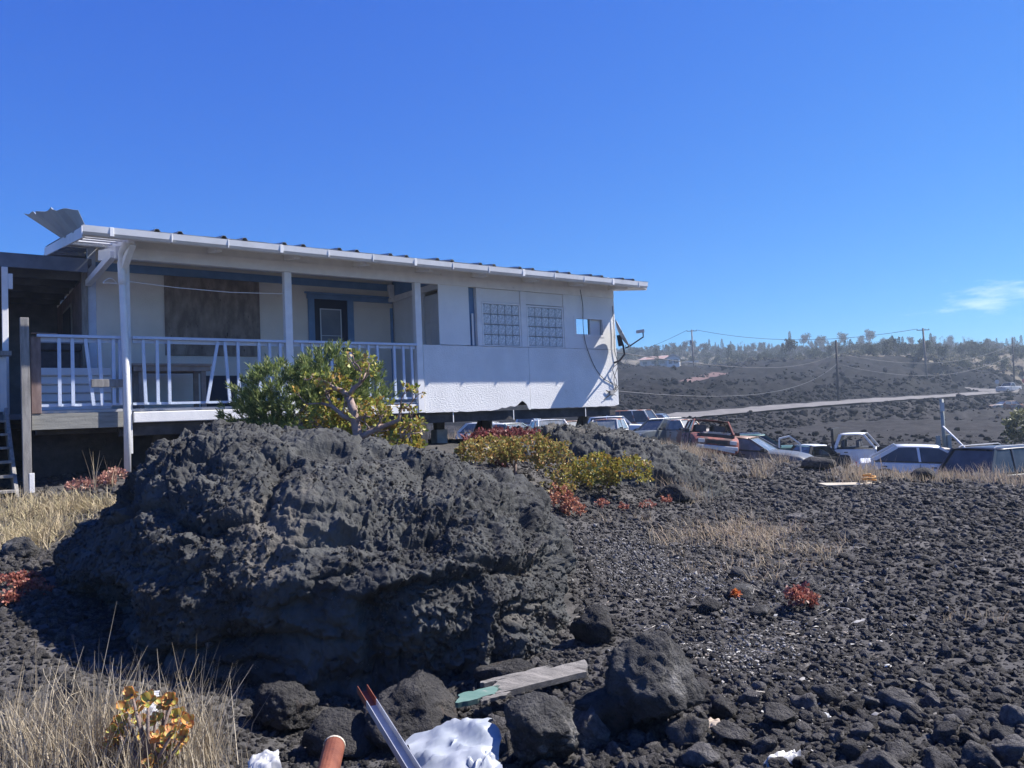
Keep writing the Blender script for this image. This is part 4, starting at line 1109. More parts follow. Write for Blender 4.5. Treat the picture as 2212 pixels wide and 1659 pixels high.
# hedge of jade below the house end
jade('jade_hedge', 'broad orange-yellow jade hedge with red tips below the house panels', (.0, 11.6, .7), .5, .03,
     [((-.35, 11.5, 1.10), (.5, .4, .24), 190), ((.2, 11.6, 1.06), (.5, .4, .27), 190), ((.55, 11.5, .95), (.34, .4, .34), 120), ((-.6, 11.4, 1.05), (.3, .3, .2), 60), ((.62, 11.2, .65), (.22, .3, .3), 60)], 0, .05, cols=[(.34, .28, .075), (.28, .26, .07), (.40, .27, .085), (.22, .22, .06), (.38, .21, .08)])
jade('red_leaf_shrub', 'dark red leafy shrub rising behind the orange jade hedge', (-.1, 12.4, .8), .4, .02, [((-.2, 12.3, 1.32), (.62, .3, .10), 130)], 0, .06, cols=[(.22, .06, .065), (.17, .05, .05), (.27, .10, .08)])
jade('jade_shrub', 'rounded yellow jade shrub at the foot of the low lava mound', (1.45, 12.2, .25), .45, .03,
     [((1.25, 12.1, .72), (.38, .35, .30), 150), ((1.75, 12.1, .66), (.38, .35, .28), 150), ((1.0, 12.1, .6), (.25, .3, .3), 60)], 0, .048, cols=[(.36, .30, .05), (.30, .28, .05), (.42, .25, .05), (.22, .22, .04)])
jade('red_succulents', 'low coral-red succulents between the boulder and the yellow jade shrub', (.72, 11.0, .2), .2, .012, [((.62, 10.9, .45), (.16, .2, .2), 60), ((.78, 10.8, .3), (.16, .2, .14), 60)], 0, .045, levels=2, cols=[(.40, .16, .11), (.33, .12, .085), (.44, .22, .13)])
# feathery fern
fb = np.array((1.35, 12.7, .4)); fn = thing('fern_clump', 'grey-green feathery fern behind the yellow jade shrub', 'fern', tuple(fb))
P, D = [], []
for k in range(46):
    a = rg.uniform(0, 6.28); d = np.array([math.cos(a) * .8, math.sin(a) * .6, rg.uniform(.5, 1.1)]); ln = rg.uniform(.45, .75)
    for t in np.linspace(.2, 1, 26):
        p = d * ln * t + np.array([rg.uniform(-.0, .0), 0, -.28 * t * t * ln])
        for sgn in (-1, 1):
            sd = np.cross(d, (0, 0, 1)); sd /= np.linalg.norm(sd); P.append(p + np.array([0, 0, .0])); D.append(sd * sgn + d * .5)
P, D = np.array(P), np.array(D); n = len(P)
V, F = leaf_quads(P, D, .055, .014, rg); foliage('fronds', V, F, np.repeat(ramp_cols(n, [(.17, .21, .10), (.22, .25, .13), (.12, .16, .07)], rg), 4, 0), leafmat, fn)

# succulents dotted on the gravel
RED = [(.38, .14, .105), (.32, .11, .085), (.42, .20, .13), (.26, .085, .07)]
def succulent(px, py, w, h, n, L, label, cols, name='succulent'):
    p = hit(px, py); t = thing(name, label, 'succulent', tuple(p))
    k = p[1] / 1661.0
    V, F, C = rosettes(ell_tips(np.array((0, 0, h * k * .5)), (w * k / 2, w * k / 2, h * k * .5), n, rg, .5, -.4), 8, L, L * .7, cols, rg)
    foliage('leaves', V, F, C, leafmat, t); MB().tube([(0, 0, -.03), (0, 0, h * k * .4)], .012, 6).build('stem', bark, t); return t
succulent(1733, 1315, 66, 44, 46, .04, 'bright red bushy succulent alone on the open gravel', RED)
succulent(1587, 1298, 20, 22, 8, .035, 'tiny orange succulent beside the flat pale rock', [(.55, .20, .06), (.5, .13, .05)])
succulent(660, 905, 26, 22, 9, .04, 'small red succulent on top of the big boulder', RED).location.z += .6
for (px, py, w) in ((1300, 1098, 30), (1345, 1106, 26), (1400, 1100, 34), (1440, 1092, 26), (1480, 1082, 20)):
    succulent(px, py, w, w * .7, 10, .04, 'little pink-red succulent at the foot of the low lava mound', RED)['group'] = 'pink-red succulents below the mound'
for (px, py, w) in ((20, 1262, 60), (65, 1275, 60), (95, 1285, 40), (20, 1300, 50), (60, 1255, 45)):
    succulent(px, py, w, w * .4, 34, .03, 'low mat of red stonecrop left of the boulder', RED)['group'] = 'red stonecrop mats'
for (px, py, w) in ((175, 1060, 60), (225, 1050, 50), (250, 1040, 60)):
    succulent(px, py, w, w * .45, 26, .045, 'dusty pink ground-cover under the edge of the deck', [(.42, .22, .18), (.5, .3, .22), (.35, .16, .14)])['group'] = 'pink ground-cover by the deck'
# stray yellow rosettes on stalks growing out of the boulder
for px, py, Y, lab in ((250, 1092, 6.6, 'yellow-green rosette on the left shoulder of the boulder'), (528, 1000, 6.4, 'single rust-brown seed head standing on the boulder')):
    p = at(px, py, Y); t = thing('rosette', lab, 'succulent', tuple(p - np.array([0, 0, .12])))
    V, F, C = rosettes([(np.array((0, 0, .12)), (0, 0, 1))] * 2, 8, .035, .026, JADE if px < 300 else [(.4, .16, .06)], rg); foliage('leaves', V, F, C, leafmat, t)
    MB().tube([(0, 0, -.12), (.01, 0, .12)], .005, 5).build('stem', bark, t)

# dry grass
STRAW = [(.44, .36, .25), (.38, .31, .22), (.52, .44, .33), (.32, .25, .18), (.46, .35, .26)]
def blades(P, H, W, rg, lean=.35, cols=STRAW, droop=.5):
    n = len(P); a = rg.uniform(0, 6.28, n); ln = np.abs(rg.normal(size=n)) * lean + .05
    D = np.stack([np.cos(a) * ln, np.sin(a) * ln, np.ones(n)], -1); D /= np.linalg.norm(D, axis=1, keepdims=True)
    S = np.stack([-np.sin(a + rg.normal(size=n)), np.cos(a + rg.normal(size=n)), np.zeros(n)], -1)
    H = H * rg.uniform(.45, 1.15, n)
    m = P + D * (H * .55)[:, None]
    D2 = D + np.stack([np.cos(a), np.sin(a), np.full(n, -.35)], -1) * (droop * rg.random(n))[:, None]
    t = m + D2 / np.linalg.norm(D2, axis=1, keepdims=True) * (H * .5)[:, None]
    w = (np.broadcast_to(W, (n,)) / 2)[:, None]
    V = np.stack([P - S * w, P + S * w, m + S * w * .8, m - S * w * .8, t + S * w * .15, t - S * w * .15], 1).reshape(-1, 3)
    b = np.arange(n) * 6
    F = np.concatenate([np.stack([b, b + 1, b + 2, b + 3], -1), np.stack([b + 3, b + 2, b + 4, b + 5], -1)])
    return V, F, np.repeat(ramp_cols(n, cols, rg, .15), 6, 0)
def tuft(x, y, r, n, H, W, label, group=None, lean=.35, cols=STRAW, z=None, name='dry_grass_tuft', droop=.5):
    z0 = gz(x, y) if z is None else z
    q = rg.normal(size=(n, 2)) * r * .5; P = np.stack([q[:, 0], q[:, 1], np.zeros(n)], -1)
    P[:, 2] = ground(x + q[:, 0], y + q[:, 1]) - z0 - .02 if z is None else -.02
    V, F, C = blades(P, H, W, rg, lean, cols, droop)
    me = np_mesh(name, V, F); set_col(me, C); o = link(name, me, grassmat); o.location = (x, y, z0)
    return tag(o, label, 'grass', group)
def tuft_px(px, py, r, n, H, W, label, group=None, **k):
    p = hit(px, py); return tuft(p[0], p[1], r, n, H, W, label, group, **k)
# band before the parked cars
for k in range(34):
    px = 1840 + k * 11.5 + rg.uniform(-6, 6); py = 1032 + rg.uniform(-14, 12) + 8 * math.sin(k)
    tuft_px(px, py, .5, 110, .46 * rg.uniform(.6, 1.25) * (.55 if 1925 < px < 2120 else 1), .012, 'tall tan dry grass tuft along the gravel edge before the white sedan', 'tan grass before the white sedan', lean=.25)
for k in range(20):
    px = 1385 + rg.uniform(0, 140); py = 975 + (px - 1385) * .16 + rg.uniform(-12, 12)
    tuft_px(px, py, .45, 110, .42 * rg.uniform(.7, 1.2), .012, 'tan dry grass tuft on the slope before the red wreck', 'tan grass before the red wreck', lean=.3)
for px, py, h in ((1640, 1035, .6), (1655, 1020, .5), (1690, 1005, .5), (1700, 990, .45), (1570, 1020, .4), (1735, 1000, .4), (1610, 985, .45), (1560, 1000, .45), (1500, 1040, .4)):
    tuft_px(px, py, .25, 80, h, .010, 'lone dry grass tuft between rocks before the dark wreck', 'lone tufts among the rocks')
for k in range(9):
    px = 1425 + rg.uniform(0, 100); py = 1050 + rg.uniform(0, 38); tuft_px(px, py, .35, 110, .36, .008, 'yellow-brown dry grass at the toe of the low lava mound', 'grass at the mound toe', lean=.6)
for k in range(44):
    px = 1435 + rg.beta(1.4, 1.4) * 360; py = 1146 + (px - 1450) * .13 + rg.normal() * 24
    tuft_px(px, py, .30, 60, rg.uniform(.12, .28), .0075, 'sprawling straw-coloured grass in the middle of the gravel slope', 'sprawling grass on the gravel', lean=1.3, droop=1.1)
for px, py in ((1310, 1128), (1405, 1130), (1470, 1205), (1380, 1125), (1840, 1170), (1500, 1240), (1690, 1010)):
    tuft_px(px, py, .15, 26, .2, .006, 'thin wispy dry grass on bare gravel', 'wisps of grass on the gravel', lean=.8)
for px, py in ((2060, 1340), (2150, 1345)):
    tuft_px(px, py, .1, 36, .14, .004, 'small bleached grass tuft on the dark gravel', 'bleached grass tufts', lean=.9)
for k in range(60):
    px = rg.uniform(0, 260); py = 1085 + rg.uniform(0, 120) * (1 - px / 420); 
    if px > 150 and py > 1110: continue
    tuft_px(px, py, .3, 110, .22, .008, 'matted straw-yellow grass on the bank below the stair', 'matted grass below the stair', lean=.9, droop=.9, cols=[(.48, .40, .26), (.54, .45, .30), (.40, .32, .20), (.44, .38, .22)])
for px, py in ((365, 1035), (240, 1052), (205, 1062), (395, 1030)):
    tuft_px(px, py, .012, 10, .55, .010, 'few tall dry stalks standing in front of the dark crawl space', 'tall stalks by the crawl space', lean=.25)
for k in range(14):
    p = at(930 + k * 33 + rg.uniform(-10, 10), 930, 20 + rg.uniform(-1, 5)); tuft(p[0], p[1], .5, 90, .5, .012, 'pale dry grass seen under the raised house floor', 'grass under the house')
# foreground clump at the lower left
FG = [(.46, .39, .28), (.38, .31, .21), (.54, .47, .36), (.32, .26, .18)]
for px, py, n, h, r in ((60, 1700, 230, .36, .30), (180, 1690, 260, .42, .28), (240, 1640, 200, .45, .2), (360, 1660, 190, .36, .2), (430, 1640, 190, .42, .16), (120, 1640, 160, .4, .25), (20, 1640, 160, .4, .25), (300, 1720, 240, .26, .25), (460, 1690, 90, .2, .15)):
    p = hit(px, min(py, 1659)); s_ = 1 if py <= 1659 else 1659 / py
    tuft(p[0] * s_, p[1] * (1 - (py - 1659) / 1400 if py > 1659 else 1), r, n, h, .0042, 'bleached dry grass clump around the orange-edged succulent', 'dry grass round the succulent', lean=.3, cols=FG, droop=.45)
for px, py, h in ((350, 1640, .62), (205, 1655, .66), (420, 1640, .55), (90, 1655, .55), (445, 1640, .5)):
    p = hit(px, py); tuft(p[0], p[1], .025, 9, h, .005, 'tall thin grass stalks rising against the dark boulder', 'tall thin stalks', lean=.16, cols=FG, droop=.3)
for k, (px, py, q) in enumerate(((120, 1655, (-.05, 0, .42)), (300, 1650, (-.02, .0, .34)), (140, 1655, (.34, .0, .36)), (40, 1655, (.16, 0, .30)))):
    p = hit(px, py); t = thing('dry_stalk', 'bare forked dead stalk in the foreground grass', 'stalk', tuple(p), group='dead forked stalks')
    sg, tp = branches((0, 0, 0), q, .22, .004, 2, rg, 2, .45, .15, .75, 4); link('twig', tube_mesh('twig', sg, 5), M('straw_stalk', (.42, .35, .24), (.55, .47, .35), scale=9, rough=.8), t)

# foreground jade: every leaf its own piece
def jade_leaf(name, tone):
    L, W = 1.0, .78; rows = []
    for i in range(6):
        t = i / 5; w = W * .5 * math.sin(PI * min(1, .10 + .80 * t ** .8)) ** .7 * (1 if i < 5 else .35)
        rows.append([(t * L, -w, .16 * t * t - .0), (t * L, -w * .5, .16 * t * t - .09), (t * L, 0, .16 * t * t - .12), (t * L, w * .5, .16 * t * t - .09), (t * L, w, .16 * t * t)])
    mb = MB().grid(rows)
    me = mb.mesh(name, smooth=True)
    cols = []
    for v in me.vertices:
        e = min(1, max(abs(v.co.y) / .36, (v.co.x - .55) / .42)); e = max(0, e) ** 9
        cols.append([a * (1 - e) + b * e for a, b in zip(tone, (.62, .17, .06))])
    set_col(me, np.array(cols)); me.materials.append(leafmat); return me
JL = [jade_leaf('leaf', c) for c in ((.50, .52, .13), (.42, .48, .12), (.56, .48, .13), (.60, .36, .12))]
fj = hit(330, 1659); fj = np.array([fj[0] * .97, fj[1] * .97, fj[2] - .03])
ft = thing('jade_plant', 'small jade plant with green orange-edged rosettes in the foreground grass', 'succulent', tuple(fj))
nodes = [(285, 1500), (320, 1513), (268, 1530), (300, 1560), (335, 1555), (355, 1520), (372, 1510), (385, 1545), (405, 1560), (312, 1595), (345, 1590), (375, 1580), (400, 1590), (262, 1560), (275, 1590), (328, 1620), (360, 1612), (385, 1615), (290, 1625), (250, 1580), (310, 1640), (345, 1645), (265, 1600), (298, 1535), (325, 1650), (240, 1600)]
stm = MB(); cnt = 0
for i, (px, py) in enumerate(nodes):
    Y = fj[1] + rg.uniform(-.06, .09); p = at(px, py, Y) - fj
    mid = np.array([p[0] * .45 + rg.uniform(-.02, .02), p[1] * .6, max(p[2] * .5, .02)])
    stm.tube([(0, 0, 0), tuple(mid), tuple(p)], [.012, .009, .006], 6)
    d0 = np.array([p[0] * .8, -.75, .75]); d0 /= np.linalg.norm(d0)
    nl = 9 if i % 3 else 8
    for k in range(nl):
        if cnt >= 235: break
        ring = k % 2; a = k * 2 * PI / nl * 1.0 + ring * .4 + i
        ax = np.cross(d0, (0.3, .9, .2)); ax /= np.linalg.norm(ax); ay = np.cross(d0, ax)
        out = (ax * math.cos(a) + ay * math.sin(a)); el = .20 if k < (nl * 2) // 3 else .95
        dx = out * math.cos(el) + d0 * math.sin(el); dz = d0 * math.cos(el) - out * math.sin(el); dy = np.cross(dz, dx)
        o = bpy.data.objects.new('leaf', JL[int(rg.integers(0, 4))]); COL.objects.link(o); o.parent = ft
        s_ = rg.uniform(.036, .050)
        mtx = Matrix.Identity(4)
        for r in range(3): mtx[r][0], mtx[r][1], mtx[r][2], mtx[r][3] = dx[r] * s_, dy[r] * s_, dz[r] * s_, p[r]
        o.matrix_local = mtx; cnt += 1
stm.build('stem', bark, ft, smooth=True)

# ------------------------------------------------------------------ junked cars
def paint(name, c, rust=None, rough=.45, pos=.58, sc=1.4):
    return M(name, tuple(x * .85 for x in c), c, scale=2.2, rough=rough, spec=.4, col3=rust or (.16, .085, .055), scale3=sc, pos3=pos, wear_rough=.85)
tyre_m = M('tyre', (.02, .02, .021), (.035, .035, .035), scale=8, rough=.85)
rim_m = M('rim', (.28, .28, .29), (.36, .36, .37), scale=8, rough=.45, metal=.5)
trimdark = M('dark_trim', (.02, .021, .023), (.04, .04, .042), scale=6, rough=.7)
seat_m = M('car_seat', (.07, .075, .085), (.12, .12, .13), scale=6, rough=.9)
lamp_m = glass('lamp_lens', (.55, .55, .52), .15, dust=.2)
tail_m = M('tail_lens', (.28, .02, .025), rough=.25, spec=.5)
carglass = glass('car_glass', (.10, .125, .14), .14, spec=.55, dust=.55)
darkglass = glass('tinted_glass', (.025, .03, .035), .08, spec=.6, dust=.12)
chrome = M('faded_bumper', (.45, .45, .46), (.55, .55, .55), scale=5, rough=.4, metal=.4)
def sharp(o, ang=38):
    try: o.data.set_sharp_from_angle(angle=rad(ang))
    except Exception: pass
    return o
def car(label, cat, loc, yaw, body, L=4.4, Wd=1.72, H=1.42, belt=.90, hood=.86, ax0=.75, ax1=.10, cx1=-1.25, cx0=-1.75, roof=None, glassm=None,
        pitch=0.0, roll=0.0, nose=True, no=(), sides=2, name='car', rack=False, wheels=True, tail='trunk', group=None, lamps=True, doors=True):
    t = thing(name, label, cat, tuple(loc), 0, group)
    t.rotation_euler = (roll, pitch, yaw)
    hw = Wd / 2; gm = glassm or carglass; rm = roof or body
    xf, xr = L / 2, -L / 2
    ztail = belt - .02 if tail == 'trunk' else belt
    st = [(xr, .50, .86), (xr + .03, ztail - .12, .93), (xr + .14, ztail, .97), (cx0, belt, 1), ((ax0 + cx0) / 2, belt, 1.01), (ax0, belt, 1)]
    if nose: st += [((ax0 + xf) / 2, (belt + hood) / 2 + .02, .99), (xf - .28, hood, .96), (xf - .07, hood - .10, .91), (xf, .52, .85)]
    else: st += [(ax0 + .06, belt - .1, .98)]
    mb = MB(); rows = []
    for x, zt, k in st:
        w = hw * k; zb = .24
        rows.append([(x, -w * .90, zb), (x, -w * .99, zb + .10), (x, -w * 1.0, zb + (zt - zb) * .62), (x, -w * .965, zt - .055), (x, -w * .88, zt), (x, -w * .4, zt + .012), (x, w * .4, zt + .012),
                     (x, w * .88, zt), (x, w * .965, zt - .055), (x, w * 1.0, zb + (zt - zb) * .62), (x, w * .99, zb + .10), (x, w * .90, zb)])
    mb.grid(rows); n = len(rows[0])
    mb.add(rows[0], [tuple(range(n))]); mb.add(rows[-1], [tuple(reversed(range(n)))])
    for i in range(len(rows) - 1): mb.add([rows[i][0], rows[i][-1], rows[i + 1][-1], rows[i + 1][0]], [(0, 1, 2, 3)])
    sharp(mb.build('body', body, t, smooth=True, fix=True))
    # cabin
    wb, wt, zt, zb = hw * .93, hw * .74, H - .035, belt + .006
    A0 = [Vector((ax0, s * wb, zb)) for s in (-1, 1)]; A1 = [Vector((ax1, s * wt, zt)) for s in (-1, 1)]
    C0 = [Vector((cx0, s * wb, zb)) for s in (-1, 1)]; C1 = [Vector((cx1, s * wt, zt)) for s in (-1, 1)]
    rr = []
    for i in range(5):
        x = ax1 + .03 + (cx1 - .03 - ax1 - .03) * i / 4; sag = -.018 * ((i - 2) / 2) ** 2
        rr.append([(x, -wt - .01, zt - .012 + sag), (x, -wt * .92, zt + .02 + sag), (x, -wt * .45, zt + .038 + sag), (x, wt * .45, zt + .038 + sag), (x, wt * .92, zt + .02 + sag), (x, wt + .01, zt - .012 + sag)])
    rf = sharp(MB().grid(rr).build('roof', rm, t, smooth=True, thick=.025), 50)
    if rack:
        for s in (-1, 1): MB().tube([(ax1 - .1, s * wt * .85, zt + .04), (ax1 - .2, s * wt * .85, zt + .085), (cx1 + .2, s * wt * .85, zt + .085), (cx1 + .1, s * wt * .85, zt + .04)], .018, 6).build('roof_rail', chrome, rf)
    for k in (0, 1):
        MB().bar(A0[k], A1[k], .075, .05, (0, 1, 0)).build('pillar', body, t); MB().bar(C0[k], C1[k], .12, .05, (0, 1, 0)).build('pillar', body, t)
        cuts = [0] + [1 / sides * q for q in range(1, sides)] + [1]
        for q in range(sides):
            b0, b1 = A0[k].lerp(C0[k], cuts[q]), A0[k].lerp(C0[k], cuts[q + 1]); t0, t1 = A1[k].lerp(C1[k], cuts[q]), A1[k].lerp(C1[k], cuts[q + 1])
            if 'side' not in no:
                s = -1 if k == 0 else 1
                quad = [b0 + Vector((-.05, 0, .01)), b1 + Vector((.06, 0, .01)), t1 + Vector((.05, 0, -.02)), t0 + Vector((-.04, 0, -.02))]
                MB().slab(quad, (0, -s * .008, 0)).build('window', gm, t)
            if q: MB().bar(b0, t0, .07, .045, (0, 1, 0)).build('pillar', body, t)
        MB().bar(A0[k] + Vector((.0, 0, .0)), C0[k], .03, .04).build('sill_trim', trimdark, t)
        if doors:
            for q in range(sides):
                c = A0[k].lerp(C0[k], cuts[q] + .72 / sides); s = -1 if k == 0 else 1
                MB().box(c.x - .07, c.x + .07, s * hw * .985, s * hw * 1.015, belt - .17, belt - .135).build('door_handle', trimdark, t)
                c = A0[k].lerp(C0[k], cuts[q]); MB().box(c.x - .006, c.x + .006, s * hw * .99, s * hw * 1.012, .36, belt - .06).build('door_gap', trimdark, t)
            MB().box(ax0 - .22, ax0 - .06, (-1 if k == 0 else 1) * hw * 1.0, (-1 if k == 0 else 1) * (hw + .17), belt + .0, belt + .12).build('mirror', trimdark, t, bevel=.02)
    def pane(nm, a, b, c, d, off): MB().slab([a, b, c, d], off).build(nm, gm, t)
    if 'front' not in no: pane('windshield', A0[0] + Vector((-.02, .05, .0)), A0[1] + Vector((-.02, -.05, .0)), A1[1] + Vector((0, -.03, -.01)), A1[0] + Vector((0, .03, -.01)), (-.008, 0, 0))
    if 'rear' not in no: pane('rear_window', C0[0] + Vector((.02, .06, .04)), C0[1] + Vector((.02, -.06, .04)), C1[1] + Vector((0, -.05, -.03)), C1[0] + Vector((0, .05, -.03)), (.008, 0, 0))
    MB().box(cx0 + .1, ax0 - .05, -wb * .93, wb * .93, belt + .017, belt + .03).build('interior', trimdark, t)
    for x in (ax1 - .25, (ax1 + cx1) / 2 - .4):
        for s in (-1, 1): MB().box(x - .07, x + .07, s * wb * .45 - .22, s * wb * .45 + .22, belt + .03, min(H - .2, belt + .34)).build('seat', seat_m, t, bevel=.05)
    if nose:
        if lamps:
            for s in (-1, 1): MB().box(xf - .12, xf - .015, s * hw * .52, s * hw * .80, hood - .24, hood - .10).build('headlight', lamp_m, t, bevel=.02)
        MB().box(xf - .06, xf + .02, -hw * .42, hw * .42, hood - .24, hood - .12).build('grille', trimdark, t)
        MB().box(xf - .10, xf + .07, -hw * .86, hw * .86, .36, .50).build('bumper', chrome if lamps else body, t, bevel=.03)
    for s in (-1, 1): MB().box(xr - .012, xr + .06, s * hw * .58, s * hw * .86, ztail - .28, ztail - .12).build('taillight', tail_m, t, bevel=.01)
    MB().box(xr - .06, xr + .1, -hw * .86, hw * .86, .36, .50).build('bumper', chrome if lamps else body, t, bevel=.03)
    if wheels:
        for x in ((xf - .85) if nose else ax0 + .45, xr + .85):
            for s in (-1, 1):
                if not nose and x > 0: continue
                y = s * hw * .93; MB().tube([(x, y - s * .10, .31), (x, y + s * .069, .31)], .40, 20).build('wheel_arch', trimdark, t)
                w_ = MB().tube([(x, y - s * .10, .31), (x, y - s * .06, .31), (x, y + s * .06, .31), (x, y + s * .10, .31)], [.27, .315, .315, .28], 20).build('wheel', tyre_m, t, smooth=False)
                MB().tube([(x, y + s * .085, .31), (x, y + s * .108, .31)], [.20, .17], 16).build('rim', rim_m, w_)
    return t
def spot(k):
    px, py, Y, h = LOT[k]; p = at(px, py, Y); return (p[0], p[1], gz(p[0], p[1]) - .03)
yawv = lambda dx, dy: math.atan2(dy, dx)
P_white = paint('car_white', (.72, .72, .70), (.34, .24, .18), pos=.64)
P_white2 = paint('car_white_clean', (.78, .78, .77), (.60, .60, .58), pos=.70, rough=.3)
P_grey = paint('car_charcoal', (.085, .10, .11), (.15, .16, .16), pos=.62, rough=.5)
P_red = paint('car_red', (.25, .075, .06), (.085, .05, .045), pos=.50, rough=.7, sc=2.4)
P_redroof = paint('car_rust_top', (.62, .60, .57), (.30, .12, .08), pos=.46)
P_rust = paint('car_rust', (.36, .24, .17), (.18, .10, .07), pos=.5)
P_green = paint('car_green', (.05, .12, .10), (.10, .14, .13), pos=.6)
P_palegreen = paint('car_pale_green', (.38, .46, .42), (.3, .25, .2), pos=.6)
P_black = paint('car_black', (.018, .018, .02), (.07, .06, .055), pos=.6, rough=.75)
P_silver = paint('car_silver', (.38, .40, .43), (.48, .48, .48), pos=.6)
P_blue = paint('car_blue', (.16, .26, .42), (.4, .4, .4), pos=.62)
P_tan = paint('car_tan', (.45, .39, .31), (.34, .16, .10), pos=.5)
P_maroon = paint('car_dark_blue', (.045, .05, .065), (.09, .09, .1), pos=.66, rough=.35)

car('charcoal estate SUV with tinted windows and roof rails behind the low lava mound', 'car', spot('suv'), yawv(-.80, -.60), P_grey, L=4.5, Wd=1.82, H=1.68, belt=1.05, hood=1.0, ax0=.95, ax1=.15, cx1=-1.75, cx0=-2.1, glassm=darkglass, rack=True, sides=3, tail='hatch', roll=.02)
red = car('burnt red hatchback wreck with no windshield or bonnet facing the gravel slope', 'car', spot('red'), yawv(-.10, -1.0), P_red, L=4.0, Wd=1.66, H=1.44, belt=.92, hood=.80, ax0=.72, ax1=.25, cx1=-1.45, cx0=-1.8, no=('front', 'rear'), roll=-.13, pitch=-.03, tail='hatch', glassm=darkglass)
MB().box(.75, 1.75, -.62, .62, .80, .90).build('engine_bay', trimdark, red)
for k in range(9):
    MB().bar((R_.uniform(.7, 1.7), R_.uniform(-.6, .6), .9), (R_.uniform(.7, 1.7), R_.uniform(-.6, .6), .97), .05, .05).build('engine_scrap', rim_m if k % 3 else P_tan, red)
MB().bar((2.04, -.72, .46), (2.12, .60, .32), .05, .07).build('loose_bumper', chrome, red)
dk_ = car('dark grey sedan with pale dusty windshield, nose down beside the red wreck', 'car', spot('dark'), yawv(.80, -.55), paint('car_slate', (.10, .11, .13), (.2, .2, .21), pos=.6), L=4.4, H=1.36, belt=.88, hood=.78, ax0=.8, ax1=.0, cx1=-1.1, cx0=-1.7, pitch=.07, roof=P_rust, lamps=False)
dr_ = MB()
for a, b in (((0, 0, .35), (0, .9, .35)), ((0, .9, .35), (0, .85, .75)), ((0, .85, .75), (0, .4, 1.05)), ((0, .4, 1.05), (0, .0, .95)), ((0, 0, .95), (0, 0, .35))): dr_.bar(a, b, .05, .05, (1, 0, 0))
dr_.box(-.02, .02, 0.02, .88, .0, .35)
od = dr_.build('open_door', P_white, dk_); od.location = (.75, .86, .35); od.rotation_euler = (0, 0, -.9)
car('dark green station wagon with roof rack behind the dark grey sedan', 'car', spot('green'), yawv(.96, -.25), P_green, L=4.7, H=1.48, belt=.92, ax0=.85, ax1=.2, cx1=-1.8, cx0=-2.15, glassm=darkglass, rack=True, sides=3, tail='hatch')
bw = car('burnt-out black pickup with white cab roof sunk behind the rubble', 'pickup', spot('black'), yawv(.97, .2), P_black, L=4.6, H=1.45, belt=.98, hood=.95, ax0=.55, ax1=.15, cx1=-.55, cx0=-.8, roof=P_white2, sides=1, name='pickup_truck', no=('side',))
cab = car('white pickup cab missing its front fenders with a bare black engine', 'pickup', spot('cab'), yawv(.86, -.5), P_white, L=4.6, Wd=1.85, H=1.72, belt=1.10, hood=1.0, ax0=.55, ax1=.12, cx1=-.78, cx0=-1.0, sides=1, nose=False, no=('side', 'front'), name='pickup_truck', pitch=.0)
en = MB()
for k in range(16): 
    x, y = R_.uniform(.6, 2.0), R_.uniform(-.75, .75); en.box(x - .16, x + .16, y - .14, y + .14, .3, R_.uniform(.7, 1.02))
en.build('engine', trimdark, cab, bevel=.03)
MB().bar((.6, .78, 1.0), (2.15, .74, .82), .10, .35).build('fender_remnant', P_black, cab); MB().bar((.6, -.78, 1.0), (2.15, -.74, .82), .10, .35).build('fender_remnant', P_black, cab)
MB().bar((.62, -.7, 1.08), (1.9, -.6, .92), .05, .04).build('cowl_edge', chrome, cab); MB().box(-1.12, -1.02, -.9, .9, .9, 1.95).build('headboard', trimdark, cab)
sed = car('clean white sedan parked behind tall dry grass', 'car', spot('sedan'), yawv(.90, -.40), P_white2, L=4.6, Wd=1.76, H=1.43, belt=.92, hood=.84, ax0=.95, ax1=.10, cx1=-1.1, cx0=-1.85, pitch=.045, glassm=glass('clear_car_glass', (.045, .055, .062), .10, spec=.5, dust=.12), lamps=False)
car('pale hatchback with tan roof showing behind the white sedan', 'car', spot('pale'), yawv(-.97, .1), P_silver, H=1.4, roof=P_tan, tail='hatch')
suv = car('dark blue SUV with red tail light beside the white sedan', 'car', spot('blue'), yawv(.93, .36), P_maroon, L=4.7, Wd=1.86, H=1.75, belt=1.02, hood=1.0, ax0=.95, ax1=.3, cx1=-1.75, cx0=-2.2, rack=True, sides=3, tail='hatch', glassm=darkglass)
sw = thing('steering_wheel', 'black steering wheel propped on scrap in the grass by the dark blue SUV', 'steering wheel', tuple(hit(2172, 1010))); sw.rotation_euler = (.9, .1, .2); sw.location.z += .35
MB().tube([(.19 * math.cos(a), .19 * math.sin(a), 0) for a in np.linspace(0, 2 * PI, 25)], .017, 6, cap=False).build('rim', trimdark, sw); MB().bar((-.18, 0, 0), (.18, 0, -.02), .04, .03).build('spoke', trimdark, sw); MB().bar((0, 0, -.02), (0, 0, -.4), .04, .04, (0, 1, 0)).build('column', trimdark, sw)
